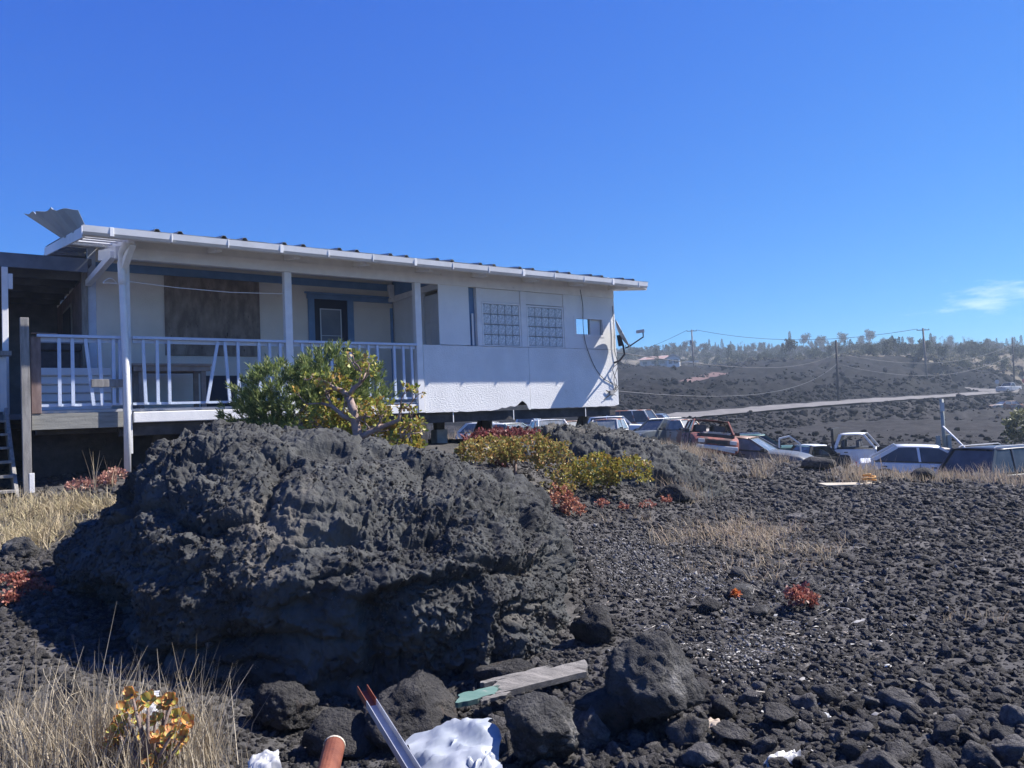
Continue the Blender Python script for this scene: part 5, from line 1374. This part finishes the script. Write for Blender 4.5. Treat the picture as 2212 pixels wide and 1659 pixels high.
# back row
car('white van with rusting orange roof edge at the back of the lot', 'van', spot('van'), yawv(.75, -.5), P_redroof, L=4.6, Wd=1.8, H=2.0, belt=1.15, hood=1.05, ax0=1.3, ax1=.8, cx1=-2.05, cx0=-2.2, sides=3, tail='hatch', glassm=darkglass, name='van')
car('boxy white wagon with thin roof frame behind the charcoal SUV', 'car', spot('box'), yawv(.95, -.2), P_white2, L=4.3, H=1.55, belt=.98, ax0=.8, ax1=.3, cx1=-1.8, cx0=-2.0, tail='hatch', glassm=darkglass)
car('white hatchback with red rust-eaten roof seen past the house stilts', 'car', spot('hatch'), yawv(-.35, -1.0), P_white, L=3.9, H=1.5, belt=.95, hood=.88, ax0=.95, ax1=.35, cx1=-1.4, cx0=-1.75, roof=P_redroof, tail='hatch')
car('blue compact pickup with pale hood beyond the charcoal SUV', 'pickup', spot('bluep'), yawv(.85, -.4), P_blue, L=4.5, H=1.55, belt=1.0, ax0=.6, ax1=.2, cx1=-.6, cx0=-.75, sides=1, name='pickup_truck')
car('tan pickup with rusty roof between the charcoal SUV and the red wreck', 'pickup', spot('tan'), yawv(.6, -.8), P_tan, L=4.5, H=1.65, belt=1.05, hood=1.0, ax0=.6, ax1=.15, cx1=-.7, cx0=-.85, roof=P_redroof, sides=1, name='pickup_truck')
# seen under the house
car('white estate with dusty windshield seen between the house stilts', 'car', spot('estate'), yawv(.15, -1.0), P_white2, L=4.5, H=1.45, belt=.92, hood=.86, ax0=.85, ax1=.1, cx1=-1.7, cx0=-2.1, tail='hatch')
car('pale green sedan with rusty fender seen under the raised floor', 'car', spot('pgreen'), yawv(.75, -.6), P_palegreen, L=4.5, H=1.34, roof=P_white)
car('brown pickup partly hidden behind a diagonal stilt brace', 'pickup', spot('brown'), yawv(.5, -.8), P_rust, L=4.5, H=1.6, belt=1.05, ax0=.6, ax1=.15, cx1=-.7, cx0=-.85, sides=1, name='pickup_truck')
car('small white hatchback beyond the concrete pier block', 'car', spot('small'), yawv(.95, -.2), P_white, L=3.8, H=1.4, tail='hatch')
car('white pickup roof at the back, framed by the stilt braces', 'pickup', spot('roof'), yawv(.9, -.3), P_white, L=4.6, H=1.7, belt=1.1, ax0=.5, ax1=.1, cx1=-.8, cx0=-.95, sides=1, name='pickup_truck')
# far away
car('green and silver pickup standing at the road junction', 'pickup', spot('junction'), yawv(-.9, -.45), P_silver, L=5.4, Wd=1.95, H=1.85, belt=1.15, hood=1.12, ax0=.8, ax1=.3, cx1=-.6, cx0=-.75, roof=P_silver, sides=1, name='pickup_truck', glassm=darkglass)
car('abandoned pale sedan lying alone on the slope below the road', 'car', spot('wreck'), yawv(-1.0, -.1), P_tan, L=4.8, Wd=1.8, H=1.32, belt=.85, hood=.78, roof=P_rust, pitch=-.02)

# ------------------------------------------------------------------ roads and far hillside
def strip(name, line, hw, mat, lift, n=60, edge=.3):
    P = np.array(line, float); seg = np.r_[0, np.cumsum(np.hypot(*np.diff(P[:, :2], axis=0).T))]
    t = np.linspace(0, seg[-1], n); X, Y = np.interp(t, seg, P[:, 0]), np.interp(t, seg, P[:, 1])
    k = np.ones(5) / 5; X = np.convolve(np.pad(X, 2, 'edge'), k, 'valid'); Y = np.convolve(np.pad(Y, 2, 'edge'), k, 'valid')
    tx, ty = np.gradient(X), np.gradient(Y); l = np.hypot(tx, ty); nx, ny = -ty / l, tx / l
    offs = np.linspace(-hw, hw, 9); rows = []
    for i in range(n):
        w = 1 + edge * .25 * math.sin(i * 1.7) + edge * .15 * math.sin(i * .6)
        xs, ys = X[i] + nx[i] * offs * w, Y[i] + ny[i] * offs * w
        zs = ground(xs, ys); zs = np.maximum(zs, np.median(zs) - .1) + lift
        rows.append([(a, b, c) for a, b, c in zip(xs, ys, zs)])
    o = MB().grid(rows).build(name, mat, smooth=True); return tag(o, kind='structure')
road_m = M('cinder_road', (.14, .13, .122), (.19, .176, .165), scale=.6, rough=.95, bump=.02, bscale=6, col3=(.18, .165, .155), scale3=.25, pos3=.6)
strip('road', ROAD, 2.35, road_m, .10, 90)
strip('road', SPUR, 2.1, road_m, .14, 40)
strip('path', TRACK, 1.9, M('red_cinder', (.12, .07, .062), (.16, .095, .082), scale=.5, rough=.95), .12, 24)
strip('path', HOUSE_LANE, 1.5, road_m, .12, 24)

# trees
far_leaf = attr_mat('far_leaf', 'tint', rough=.7, trans=.2, spec=.2)
def tree_meshes(kind, seed):
    rg = np.random.default_rng(seed); G = [(.06, .075, .042), (.085, .10, .055), (.11, .118, .068), (.05, .06, .038)]
    if kind == 'round':
        sg, tips = branches((0, 0, 0), (rg.uniform(-.1, .1), 0, 1), 2.4, .20, 3, rg, 3, .62, .25, .66)
        P, D = [], []
        for p, d in tips:
            for c in range(3):
                q = p + rg.normal(size=3) * .38
                for k in range(16): v = rg.normal(size=3); P.append(q + v * .26); D.append(v + np.array([0, 0, .3]))
        L = .42
    elif kind == 'conifer':
        H = 9.0; sg = [([np.array((0, 0, z)) for z in np.linspace(0, H, 6)], np.linspace(.16, .03, 6))]; P, D = [], []
        for z in np.linspace(1.2, H, 26):
            r = 1.5 * (1 - z / H) ** .75 * rg.uniform(.65, 1.15) + .15
            for k in range(26):
                a = rg.uniform(0, 6.28); q = rg.random() ** .6; P.append(np.array([math.cos(a) * r * q, math.sin(a) * r * q, z - .25 * q + rg.normal() * .12])); D.append(np.array([math.cos(a), math.sin(a), .2]) + rg.normal(size=3) * .4)
        L = .40; G = [(.04, .055, .035), (.055, .075, .04), (.07, .085, .045)]
    elif kind == 'tall':
        sg, tips = branches((0, 0, 0), (.03, 0, 1), 4.6, .20, 2, rg, 4, .55, .3, .45)
        P, D = [], []
        for p, d in tips:
            for c in range(3):
                q = p + rg.normal(size=3) * np.array([.9, .9, .45])
                for k in range(18): v = rg.normal(size=3); P.append(q + v * .32); D.append(v + np.array([0, 0, .3]))
        L = .6
    elif kind == 'bare':
        sg, tips = branches((0, 0, 0), (.1, 0, 1), 1.8, .12, 4, rg, 2, .6, .3, .72); P, D = [], []
        for p, d in tips:
            for k in range(5): v = rg.normal(size=3); P.append(p + v * .2); D.append(v)
        L = .25; G = [(.13, .12, .10), (.10, .10, .08)]
    else:   # scrub
        sg = [([np.array((0, 0, 0)), np.array((0, 0, .5))], [.05, .03])]; P, D = [], []
        for k in range(420): v = rg.normal(size=3); v /= np.linalg.norm(v); v[2] = abs(v[2]); P.append(v * np.array([1.2, 1.2, .9]) * rg.random() ** .5 * (1 + .3 * rg.normal())); D.append(v + rg.normal(size=3) * .5)
        L = .38; G = [(.20, .18, .12), (.15, .145, .09), (.27, .235, .16), (.11, .115, .07)]
    P, D = np.array(P), np.array(D); n = len(P)
    V, F = leaf_quads(P, D, L * rg.uniform(.6, 1.3, n), L * .7, rg)
    me = np_mesh('crown', V, F); set_col(me, np.repeat(ramp_cols(n, G, rg, .2), 4, 0)); me.materials.append(far_leaf)
    tr = tube_mesh('trunk', sg, 5); tr.materials.append(greybark)
    return tr, me
KINDS = [('round', 1), ('round', 2), ('round', 3), ('tall', 4), ('conifer', 5), ('conifer', 6), ('bare', 7), ('scrub', 8), ('scrub', 9)]
TREES = [tree_meshes(k, 60 + s) for k, s in KINDS]
def joined(tr, cr, nm):
    bm = bmesh.new(); me = bpy.data.meshes.new(nm)
    me.materials.append(far_leaf); me.materials.append(greybark)
    bm.from_mesh(cr); nf = len(bm.faces); bm.from_mesh(tr); bm.faces.ensure_lookup_table()
    for i in range(nf, len(bm.faces)): bm.faces[i].material_index = 1
    bm.to_mesh(me); bm.free(); return me
forest_src = source_collection('forest_tree', [joined(a, b, 'forest_tree') for a, b in TREES])
rgt = np.random.default_rng(77)
n = 4200
th = np.radians(rgt.uniform(3, 40, n)); d = np.sqrt(rgt.uniform(205 ** 2, 475 ** 2, n)); x, y = d * np.sin(th), d * np.cos(th)
clump = fbm(np.stack([x, y, x * 0], -1) * .03 + 8, 3)
keep = (d > hill_edge(x, y) - 4) & (clump + rgt.normal(size=n) * .3 > -.22) & ~((np.abs(x - at(1421, 798, 262)[0]) < 12) & (np.abs(y - 258) < 14))
x, y, d = x[keep], y[keep], d[keep]; n = len(x)
idx = rgt.choice(9, n, p=[.07, .07, .07, .03, .03, .02, .11, .31, .29]); s = rgt.uniform(.55, 1.15, n) * np.where(idx >= 7, 1.1, .66)
z = ground(x, y) - .1
scatter('forest', np.stack([x, y, z], -1), np.stack([rgt.normal(size=n) * .04, rgt.normal(size=n) * .04, rgt.uniform(0, 6.28, n)], -1), s[:, None] * rgt.uniform(.8, 1.2, (n, 3)), idx, forest_src)
def tree(px, py, Y, h, kind, label, group=None):
    """a tree whose top is seen at (px, py)"""
    p = at(px, py, Y); z0 = gz(p[0], p[1]); tr, cr = TREES[kind]
    hh = max(max(v.co.z for v in cr.vertices), .1); sc = max(p[2] - z0, 2.5) / hh
    t = thing('tree', label, 'tree', (p[0], p[1], z0 - .1), rgt.uniform(0, 6.28), group); k = sc
    t.scale = (k * .9, k * .9, k)
    link('trunk', tr, None, t); link('crown', cr, None, t); return t
LAB = {0: 'round-crowned tree on the wooded skyline ridge', 1: 'round-crowned tree on the wooded skyline ridge', 2: 'round-crowned tree on the wooded skyline ridge', 3: 'tall thin-trunked tree with clumped crown on the skyline ridge', 4: 'dark pointed conifer on the skyline ridge', 5: 'dark pointed conifer on the skyline ridge', 6: 'nearly bare branching tree on the skyline ridge'}
GRP = {0: 'round skyline trees', 1: 'round skyline trees', 2: 'round skyline trees', 3: 'tall skyline trees', 4: 'skyline conifers', 5: 'skyline conifers', 6: 'bare skyline trees'}
hand = [(1705, 714, 5), (1733, 718, 3), (1700, 736, 0), (1820, 716, 3), (1877, 710, 3), (1780, 722, 3), (1765, 728, 0), (1703, 740, 4), (1870, 722, 1), (1925, 728, 2), (1905, 727, 1), (1970, 725, 3), (2015, 724, 3), (2032, 725, 6), (2062, 722, 1), (2083, 725, 6), (2095, 727, 6), (2140, 730, 1), (2187, 727, 6), (1545, 738, 4), (1562, 740, 4), (1578, 736, 5), (1528, 742, 4), (1595, 741, 6), (1608, 742, 5), (1620, 740, 0), (1655, 737, 0), (1640, 738, 1)]
for px, py, k in hand: tree(px, py, 430 + rgt.uniform(-15, 25), 8, k, LAB[k], GRP[k])
for q in range(26):
    px = 1385 + q * 32 + rgt.uniform(-14, 14); k = int(rgt.choice([0, 1, 2, 3, 6])); tree(px, 745 - max(0, (px - 1400)) * .014 + rgt.uniform(-7, 12), 440 + rgt.uniform(-15, 40), 7, k, LAB[k], GRP[k])
tree(1417, 749, 235, 9, 4, 'lone dark conifer standing left of the far red-roofed house')
# bush at the right edge of the lot
eb = at(2225, 935, 46); et = thing('bush', 'pale olive leafy bush at the far end of the lot above the dark blue SUV', 'shrub', (eb[0], eb[1], gz(eb[0], eb[1])))
V, F, C = rosettes(ell_tips(np.array((0, 0, 1.3)), (1.5, 1.2, 1.2), 260, rgt, .5, -.6), 8, .2, .13, [(.16, .17, .08), (.22, .22, .11), (.12, .13, .06)], rgt, scat=.15); foliage('leaves', V, F, C, leafmat, et)
sg, _ = branches((0, 0, 0), (0, 0, 1), .7, .05, 2, rgt); link('stem', tube_mesh('stem', sg, 5), greybark, et)

# utility poles and wires
polewood = M('pole_wood', (.17, .145, .125), (.27, .235, .205), scale=2, rough=.9)
poledark = M('pole_dark', (.05, .045, .045), (.09, .08, .075), scale=2, rough=.9)
def pole(label, bx, by, tx, ty, Y, mat, arm=True, trafo=False, r=.16):
    b, tp = at(bx, by, Y), at(tx, ty, Y); z0 = gz(b[0], b[1]); t = thing('utility_pole', label, 'utility pole', (b[0], b[1], min(z0, b[2]) - .3))
    o = np.array(t.location); MB().tube([(0, 0, 0), tuple(np.array([tp[0] - b[0], 0, tp[2]]) - np.array([0, 0, o[2]]))], [r, r * .7], 10).build('pole', mat, t, smooth=True)
    top = np.array([tp[0] - b[0], 0, tp[2] - o[2]])
    if arm:
        MB().bar(top + [-1.2, 0, -.35], top + [1.2, 0, -.35], .12, .14).build('crossarm', mat, t)
        for s in (-1.1, .4, 1.1): MB().tube([top + [s, 0, -.28], top + [s, 0, -.08]], [.05, .035], 6).build('insulator', trimdark, t)
    if trafo: MB().tube([top + [-.42, 0, -3.6], top + [-.42, 0, -3.5], top + [-.42, 0, -2.6], top + [-.42, 0, -2.5]], [.16, .24, .24, .16], 10).build('transformer', M('transformer', (.25, .26, .27), rough=.5), t)
    return np.array(t.location) + top
tp1 = pole('utility pole with grey transformer beside the far red-roofed house', 1499, 803, 1494, 712, 182, polewood, trafo=True, r=.2)
tp2 = pole('tall pale utility pole on the slope above the road junction', 2003, 824, 1993.5, 709, 145, polewood, r=.22)
tp3 = pole('dark utility pole without crossarm rising from the far road edge', 1811, 867, 1805.8, 735, 109, poledark, arm=False, r=.19)
tp4 = pole('dark slender utility pole behind the silver pickup at the junction', 2191, 828, 2187, 731, 168, poledark, arm=False)
wire_m = M('wire', (.10, .10, .105), rough=.6)
def wire(a, b, sag, label, r=.022):
    a, b = np.array(a), np.array(b); pts = [a + (b - a) * t - np.array([0, 0, sag * 4 * t * (1 - t)]) for t in np.linspace(0, 1, 25)]
    o = MB().tube(pts, r, 5).build('power_line', wire_m, smooth=True); return tag(o, label, 'power line')
wire(tp1 + [1.1, 0, -.1], tp2 + [-1.1, 0, -.1], 2.2, 'power line strung between the transformer pole and the tall pale pole', .045)
wire(tp1 + [-1.1, 0, -.1], at(1180, 790, 260), 3.0, 'power line running from the transformer pole behind the house', .045)
e1, e2 = hp(4.86, -5.6, 4.2), hp(4.86, -5.9, 2.9)
k1, k2 = at(1806.5, 763, 109), at(1807.5, 786, 109)
wire(e1, k1, 1.6, 'upper service wire from the house end to the dark pole by the road', .02)
wire(e2, k2, 2.2, 'lower service wire from the house end to the dark pole by the road', .02)
wire(k1, at(2187.5, 744, 168), 2.6, 'upper wire between the two dark poles', .035)
wire(k2, at(2188.5, 765, 168), 3.0, 'lower wire between the two dark poles', .035)
# meter pole in the lot, with a leaning brace
mp0 = at(2041, 975, 44); mz = gz(mp0[0], mp0[1]); mt = thing('meter_pole', 'grey-green steel meter pole with boxes behind the white sedan', 'pole', (mp0[0], mp0[1], mz))
tz = at(2033, 862, 44)[2] - mz
steel = M('green_steel', (.24, .27, .25), (.32, .34, .32), scale=3, rough=.6)
MB().tube([(0, 0, -.3), (0, 0, tz)], .10, 10).build('pole', steel, mt, smooth=True)
MB().box(-.42, -.26, -.1, .1, 0, 1.1).build('post', steel, mt); MB().box(.14, .36, -.12, .1, 0, 1.15).build('meter_box', steel, mt, bevel=.02); MB().box(-.18, .02, -.22, -.1, tz - .7, tz - .2).build('junction_box', chrome, mt)
q0, q1 = at(2036, 920, 44), at(2112, 996, 40)
o = MB().tube([q0, q0 * .55 + q1 * .45 + np.array([0, 0, .03]), q1], .05, 8).build('brace_pipe', M('white_pipe', (.62, .62, .6), (.7, .7, .68), scale=4, rough=.5), smooth=True); tag(o, 'long pale pipe leaning against the grey-green meter pole', 'pipe')
# road signs
def sign(label, px, pyb, pyt, Y, mat):
    b = at(px, pyb, Y); z0 = min(gz(b[0], b[1]), b[2]); t = thing('road_sign', label, 'sign', (b[0], b[1], z0 - .2)); h = at(px, pyt, Y)[2] - z0 + .2
    MB().tube([(0, 0, 0), (0, 0, h)], .05, 6).build('post', steel, t)
    oc = [(.45 * math.cos(a), -.06, h - .42 + .45 * math.sin(a)) for a in np.arange(8) * PI / 4 + PI / 8]; MB().slab(oc, (0, -.02, 0)).build('plate', mat, t)
sign('octagonal road sign seen from its grey back beside the silver pickup', 2154.5, 845, 820, 146, M('sign_back', (.36, .37, .38), rough=.5))
sign('red octagonal road sign past the silver pickup', 2213, 842, 818, 150, M('sign_red', (.45, .05, .06), rough=.5))
for dx, lab in ((0, 'straight pale stick'), (5, 'shorter pale stick')):
    a, b = at(2046 + dx, 815 - dx * 1.2, 158), at(2056 + dx * .4, 832, 158)
    o = MB().tube([a, b], .07, 6).build('leaning_post', polewood, smooth=True); tag(o, lab + ' leaning in the lava above the road junction', 'post')
# far house
fh = at(1421, 797, 262); fz = gz(fh[0], fh[1]); ht = thing('far_house', 'small low house with rusty tin roof on the far hillside', 'house', (fh[0], fh[1], max(fz, fh[2] - .6)), -.25)
hw_ = M('far_wall', (.50, .46, .40), (.56, .52, .46), scale=1, rough=.8); hr_ = M('rust_roof', (.34, .20, .16), (.42, .30, .25), scale=.8, rough=.7, col3=(.45, .42, .4), scale3=.4, pos3=.55)
MB().box(-6, 3.2, 0, 6, -2, 2.0).build('wall', hw_, ht); MB().slab([(3.2, -1.4, -2), (7.4, -1.4, -2), (7.4, -1.4, 2.1), (5.3, -1.4, 3.1), (3.2, -1.4, 2.1)], (0, 6.5, 0)).build('wall', M('far_gable', (.62, .60, .56), rough=.8), ht, fix=True)
MB().slab([(-6.6, -.8, 1.95), (3.6, -.8, 1.95), (3.6, 3, 3.3), (-4.6, 3, 3.1)], (0, 0, .15)).build('roof', hr_, ht, fix=True); MB().slab([(-4.6, 3, 3.1), (3.6, 3, 3.3), (3.6, 6.8, 1.95), (-6.6, 6.8, 1.95)], (0, 0, .15)).build('roof', hr_, ht, fix=True)
for s in (-1, 1): MB().slab([(5.3, -1.9, 3.25), (5.3 + s * 2.7, -1.9, 1.95), (5.3 + s * 2.7, 5.5, 1.95), (5.3, 5.5, 3.25)], (0, 0, .14)).build('roof', M('pale_roof', (.58, .55, .52), rough=.6), ht, fix=True)
for x0, x1 in ((-5, -3.6), (-2, -.4), (.8, 2.4)): MB().box(x0, x1, -.06, -.01, .5, 1.5).build('window', pane_dark, ht)
for x0, x1 in ((3.8, 5.0), (5.5, 6.9)): MB().box(x0, x1, -1.47, -1.41, .2, 1.6).build('window', pane_dark, ht)
for k in range(6): MB().box(8 + k * 1.1, 8.12 + k * 1.1, 1.0, 1.1, -2, 1.0).build('fence_post', polewood, ht)
MB().box(8, 13.6, .98, 1.0, .3, .9).build('fence', hw_, ht)

# ------------------------------------------------------------------ rubbish lying about
weather = M('plank_wood', (.15, .14, .13), (.30, .275, .25), scale=5, rough=.9, bump=.01, bscale=40, stretch=(.5, 5, 5), col3=(.10, .09, .085), scale3=3, pos3=.62)
greenp = M('peeling_green_paint', (.085, .165, .14), (.13, .21, .18), scale=8, rough=.7, stretch=(.6, 4, 4), col3=(.30, .27, .24), scale3=9, pos3=.58)
rusty = M('rust', (.15, .045, .025), (.25, .085, .045), scale=9, rough=.7, bump=.004, bscale=40, col3=(.10, .035, .025), scale3=12, pos3=.6)
alu = M('channel_metal', (.34, .35, .38), (.46, .47, .50), scale=5, rough=.5, metal=.4, col3=(.24, .15, .10), scale3=7, pos3=.66)
def prism(p, q, prof, nm, mat, parent=None, up=(0, 0, 1)):
    p, q = Vector(p), Vector(q); d = (q - p).normalized(); s = d.cross(Vector(up)).normalized(); u = s.cross(d); n = len(prof)
    return MB().add([p + s * a + u * b for a, b in prof] + [q + s * a + u * b for a, b in prof], [(i, (i + 1) % n, n + (i + 1) % n, n + i) for i in range(n)] + [tuple(reversed(range(n))), tuple(range(n, 2 * n))]).build(nm, mat, parent, fix=True)
# split plank with green paint
a, b = at(1045, 1490, 4.35), at(1265, 1438, 4.75)
pl = thing('broken_plank', 'split grey plank with flaking green paint at one end resting on lava rocks', 'plank', tuple(a))
d = np.array(b - a); w0 = np.array([0, .11, .03])
def jag(n, s): return [R_.uniform(-s, s) for _ in range(n)]
for nm, f0, f1, o0, o1, mat, th in (('board', .10, 1.0, -.5, .55, weather, .035), ('splinter', .0, .62, .56, .80, weather, .03), ('painted_end', -.22, .12, -.55, .15, greenp, .03), ('splinter', -.02, .2, -.85, -.58, weather, .02)):
    pts = []
    for k in range(9): t = f0 + (f1 - f0) * k / 8; pts.append(d * t + w0 * (o0 + R_.uniform(-.06, .06)))
    for k in range(4): pts.append(d * (f1 + R_.uniform(-.03, .05)) + w0 * (o0 + (o1 - o0) * (k + .5) / 4))
    for k in range(9): t = f1 + (f0 - f1) * k / 8; pts.append(d * t + w0 * (o1 + R_.uniform(-.06, .06)))
    for k in range(4): pts.append(d * (f0 + R_.uniform(-.04, .03)) + w0 * (o1 + (o0 - o1) * (k + .5) / 4))
    MB().slab(pts, (0, .008, -th)).build(nm, mat, pl, fix=True)
# steel channel with rusty end
a, b = at(783, 1492, 3.95), at(905, 1690, 3.05)
ch = thing('metal_channel', 'grey steel channel with a rusty end lying over the rocks', 'metal channel', tuple(b))
prof = [(-.026, -.008), (.026, -.008), (.026, .028), (.022, .028), (.022, -.002), (-.022, -.002), (-.022, .028), (-.026, .028)]
v = a - b; prism((0, 0, 0), v * .80, prof, 'channel', alu, ch); prism(v * .8005, v * 1.0, prof, 'rusty_end', rusty, ch)
# rusty pipe
a, b = at(722, 1612, 3.25), at(690, 1740, 2.85)
pi_ = thing('rusty_pipe', 'short fat rust-brown pipe with a pale rim at the bottom edge', 'pipe', tuple(b)); v = Vector(a - b)
MB().tube([(0, 0, 0), v], .044, 20).build('pipe', rusty, pi_, smooth=False)
MB().tube([v * .985, v * 1.012], .0455, 20, cap=False).build('rim', M('pipe_rim', (.55, .48, .38), rough=.6), pi_)
MB().tube([v * 1.004, v * 1.006], .036, 16).build('mouth', trimdark, pi_)
# crumpled tarp
def cloth(name, label, px, py, Y, w, h, amp, mat, seed, rot=0.0, tilt=.5, cat='tarp', n=19, sink=0.0):
    rg = np.random.default_rng(seed); c = at(px, py, Y); u, v = np.meshgrid(np.linspace(-1, 1, n), np.linspace(-1, 1, n))
    P = np.stack([u.ravel() * .7 + v.ravel() * .5, v.ravel() * 2.0 - u.ravel() * .3, np.full(n * n, seed * 1.7)], -1)
    z = amp * 1.5 * (fbm(P, 2, ridged=True) + .35 * fbm(P * 2.2 + 4, 2) + .05 * rg.normal(size=n * n)) - amp * .9 * (np.abs(u.ravel()) ** 4 + np.abs(v.ravel()) ** 4)
    X = u.ravel() * w * (1 + .2 * fbm(P + 9, 2)) + rg.normal(size=n * n) * w * .022; Yy = v.ravel() * h * (1 + .25 * fbm(P + 19, 2)) + rg.normal(size=n * n) * h * .022
    X2 = X * math.cos(rot) - Yy * math.sin(rot); Y2 = X * math.sin(rot) + Yy * math.cos(rot)
    V = np.stack([X2, Y2, z + Y2 * tilt], -1); a = (np.arange(n - 1)[:, None] * n + np.arange(n - 1)[None]).ravel()
    o = link(name, np_mesh(name, V, np.concatenate([np.stack([a, a + 1, a + n + 1], -1), np.stack([a, a + n + 1, a + n], -1)])), mat); o.location = c - np.array([0, 0, sink])
    return tag(o, label, cat)
tarp_m = M('white_tarp', (.30, .33, .37), (.40, .42, .46), scale=3, rough=.45, spec=.4)
cloth('crumpled_tarp', 'crumpled blue-white plastic tarp half buried beside the steel channel', 985, 1622, 3.45, .19, .15, .03, tarp_m, 3, .2, .55)
cloth('plastic_scrap', 'torn flap of white plastic at the corner of the crumpled tarp', 1035, 1640, 3.4, .06, .05, .02, tarp_m, 5, .9, .3)
bag_m = M('white_bag', (.42, .42, .43), (.52, .52, .52), scale=3, rough=.4)
cloth('plastic_bag', 'white plastic bag caught behind the foreground jade plant', 300, 1540, 3.75, .085, .07, .03, bag_m, 7, .3, .9, cat='bag')
cloth('paper_scrap', 'crumpled white paper in the rubble left of the rusty pipe', 572, 1645, 3.2, .06, .05, .018, bag_m, 9, .4, .4, cat='litter')
cloth('cloth_strip', 'thin white cloth strip draped between two black rocks', 1690, 1640, 3.38, .09, .012, .03, bag_m, 11, .35, .1, cat='litter')
cloth('cardboard_scrap', 'tan scrap of cardboard on the rocks beside the dark hollow', 1538, 1562, 3.85, .045, .03, .012, M('cardboard', (.42, .34, .27), (.5, .42, .34), scale=5, rough=.9), 13, .2, .35, cat='litter')
cloth('plastic_strip', 'dull grey translucent plastic strip on the gravel', 1780, 1545, 3.95, .03, .02, .006, M('grey_plastic', (.33, .34, .36), rough=.4), 15, .3, .2, cat='litter')
# board with an orange strap on the gravel edge
bp = hit(1845, 1050); bt = thing('flat_board', 'long tan board lying on the gravel edge', 'board', tuple(bp), .25)
MB().box(-.75, .65, -.14, .14, .03, .055).build('board', M('tan_board', (.40, .35, .27), (.5, .44, .35), scale=4, rough=.85), bt, bevel=.004).rotation_euler = (.08, .04, 0)
ob = thing('orange_strap', 'coil of orange strap lying on the tan board', 'strap', (bp[0] + .3, bp[1] - .03, bp[2] + .07))
MB().tube([(.14 * math.cos(t) * (1 - t * .02), .09 * math.sin(t), .03 + .012 * t) for t in np.linspace(0, 11, 40)], .018, 6).build('coil', M('orange_strap', (.62, .30, .08), (.7, .38, .12), scale=6, rough=.7), ob, smooth=True)
# pipes by the deck post
p = hit(395, 1042); wp_ = thing('pvc_pipe', 'bent white plastic pipe beside the downpipe foot', 'pipe', tuple(p))
MB().tube([(-.02, 0, -.05), (-.02, 0, .15), (.0, .0, .19), (.25, .1, .24)], .02, 8).build('pipe', white, wp_, smooth=True)
# pale chips, twigs and bleached bits on the gravel
rgd = np.random.default_rng(91)
def chips(name, n, sampler, size, cols, kind='stuff'):
    V, F, C = [], [], []
    x, y = sampler(n); z = ground(x, y)
    for i in range(len(x)):
        s = size * math.exp(rgd.normal() * .5); a = rgd.uniform(0, 6.28); e = rgd.uniform(.15, .8)
        ax = np.array([math.cos(a), math.sin(a), rgd.uniform(-.35, .35)]) * s; ay = np.array([-math.sin(a), math.cos(a), rgd.uniform(-.5, .5)]) * s * e; up = np.array([0, 0, s * .3])
        c = np.array([x[i], y[i], z[i] + .012 + s * .3]); b = len(V)
        V += [c + ax, c + ay, c - ax * .9, c - ay, c + up]; F += [(b, b + 1, b + 4), (b + 1, b + 2, b + 4), (b + 2, b + 3, b + 4), (b + 3, b, b + 4)]
    me = np_mesh(name, np.array(V), np.array(F)); set_col(me, np.repeat(ramp_cols(len(x), cols, rgd), 5, 0)); o = link(name, me, grassmat); tag(o, kind=kind); return o
PALE = [(.34, .32, .29), (.44, .42, .39), (.26, .24, .21), (.32, .27, .22)]
def blob(specs):
    def f(n):
        X, Y = [], []
        for px, py, sx, sy, k in specs:
            for _ in range(int(n * k)):
                h = None; qx, qy = px + rgd.normal() * sx, py + rgd.normal() * sy
                d = ray(qx, qy); t = -EYE / d[2]
                X.append(d[0] * t); Y.append(d[1] * t)
        return np.array(X), np.array(Y)
    return f
chips('pale_chips', 1500, blob([(1420, 1230, 110, 40, .45), (1640, 1400, 90, 45, .25), (1350, 1200, 70, 30, .15), (1750, 1300, 220, 90, .15)]), .0075, PALE)
chips('pale_litter', 420, blob([(1620, 1420, 70, 30, .4), (1750, 1480, 150, 80, .3), (1850, 1350, 200, 120, .3)]), .011, PALE + [(.7, .68, .62)])
tw = MB()
for k in range(80):
    qx, qy = 1600 + rgd.normal() * 230, 1260 + rgd.normal() * 90; h = ray(qx, qy); t = -EYE / h[2]; x0, y0 = h[0] * t, h[1] * t; z0 = gz(x0, y0) + .035
    a = rgd.uniform(0, 6.28); l = rgd.uniform(.04, .14); m_ = np.array([x0 + math.cos(a) * l * .5, y0 + math.sin(a) * l * .5, z0 + rgd.uniform(0, .03)])
    tw.tube([(x0, y0, z0), m_, (x0 + math.cos(a + .5) * l, y0 + math.sin(a + .5) * l, z0 + rgd.uniform(0, .02))], .0024, 4)
tag(tw.build('twigs', M('bleached_twig', (.48, .43, .36), (.58, .53, .46), scale=8, rough=.9)), kind='stuff')

# ------------------------------------------------------------------ the air
hz_me = MB().box(-2450, 2450, -2450, 2450, -6, 64).mesh('haze')
hz = link('haze', hz_me, None); tag(hz, kind='stuff')
hm = bpy.data.materials.new('haze'); hm.use_nodes = True
N, L = hm.node_tree.nodes, hm.node_tree.links; N.remove(N['Principled BSDF'])
pv = N.new('ShaderNodeVolumePrincipled'); pv.inputs['Color'].default_value = (.70, .84, 1.0, 1); pv.inputs['Density'].default_value = 0.0007; pv.inputs['Anisotropy'].default_value = 0.2
L.new(pv.outputs[0], N['Material Output'].inputs['Volume'])
hz_me.materials.append(hm)
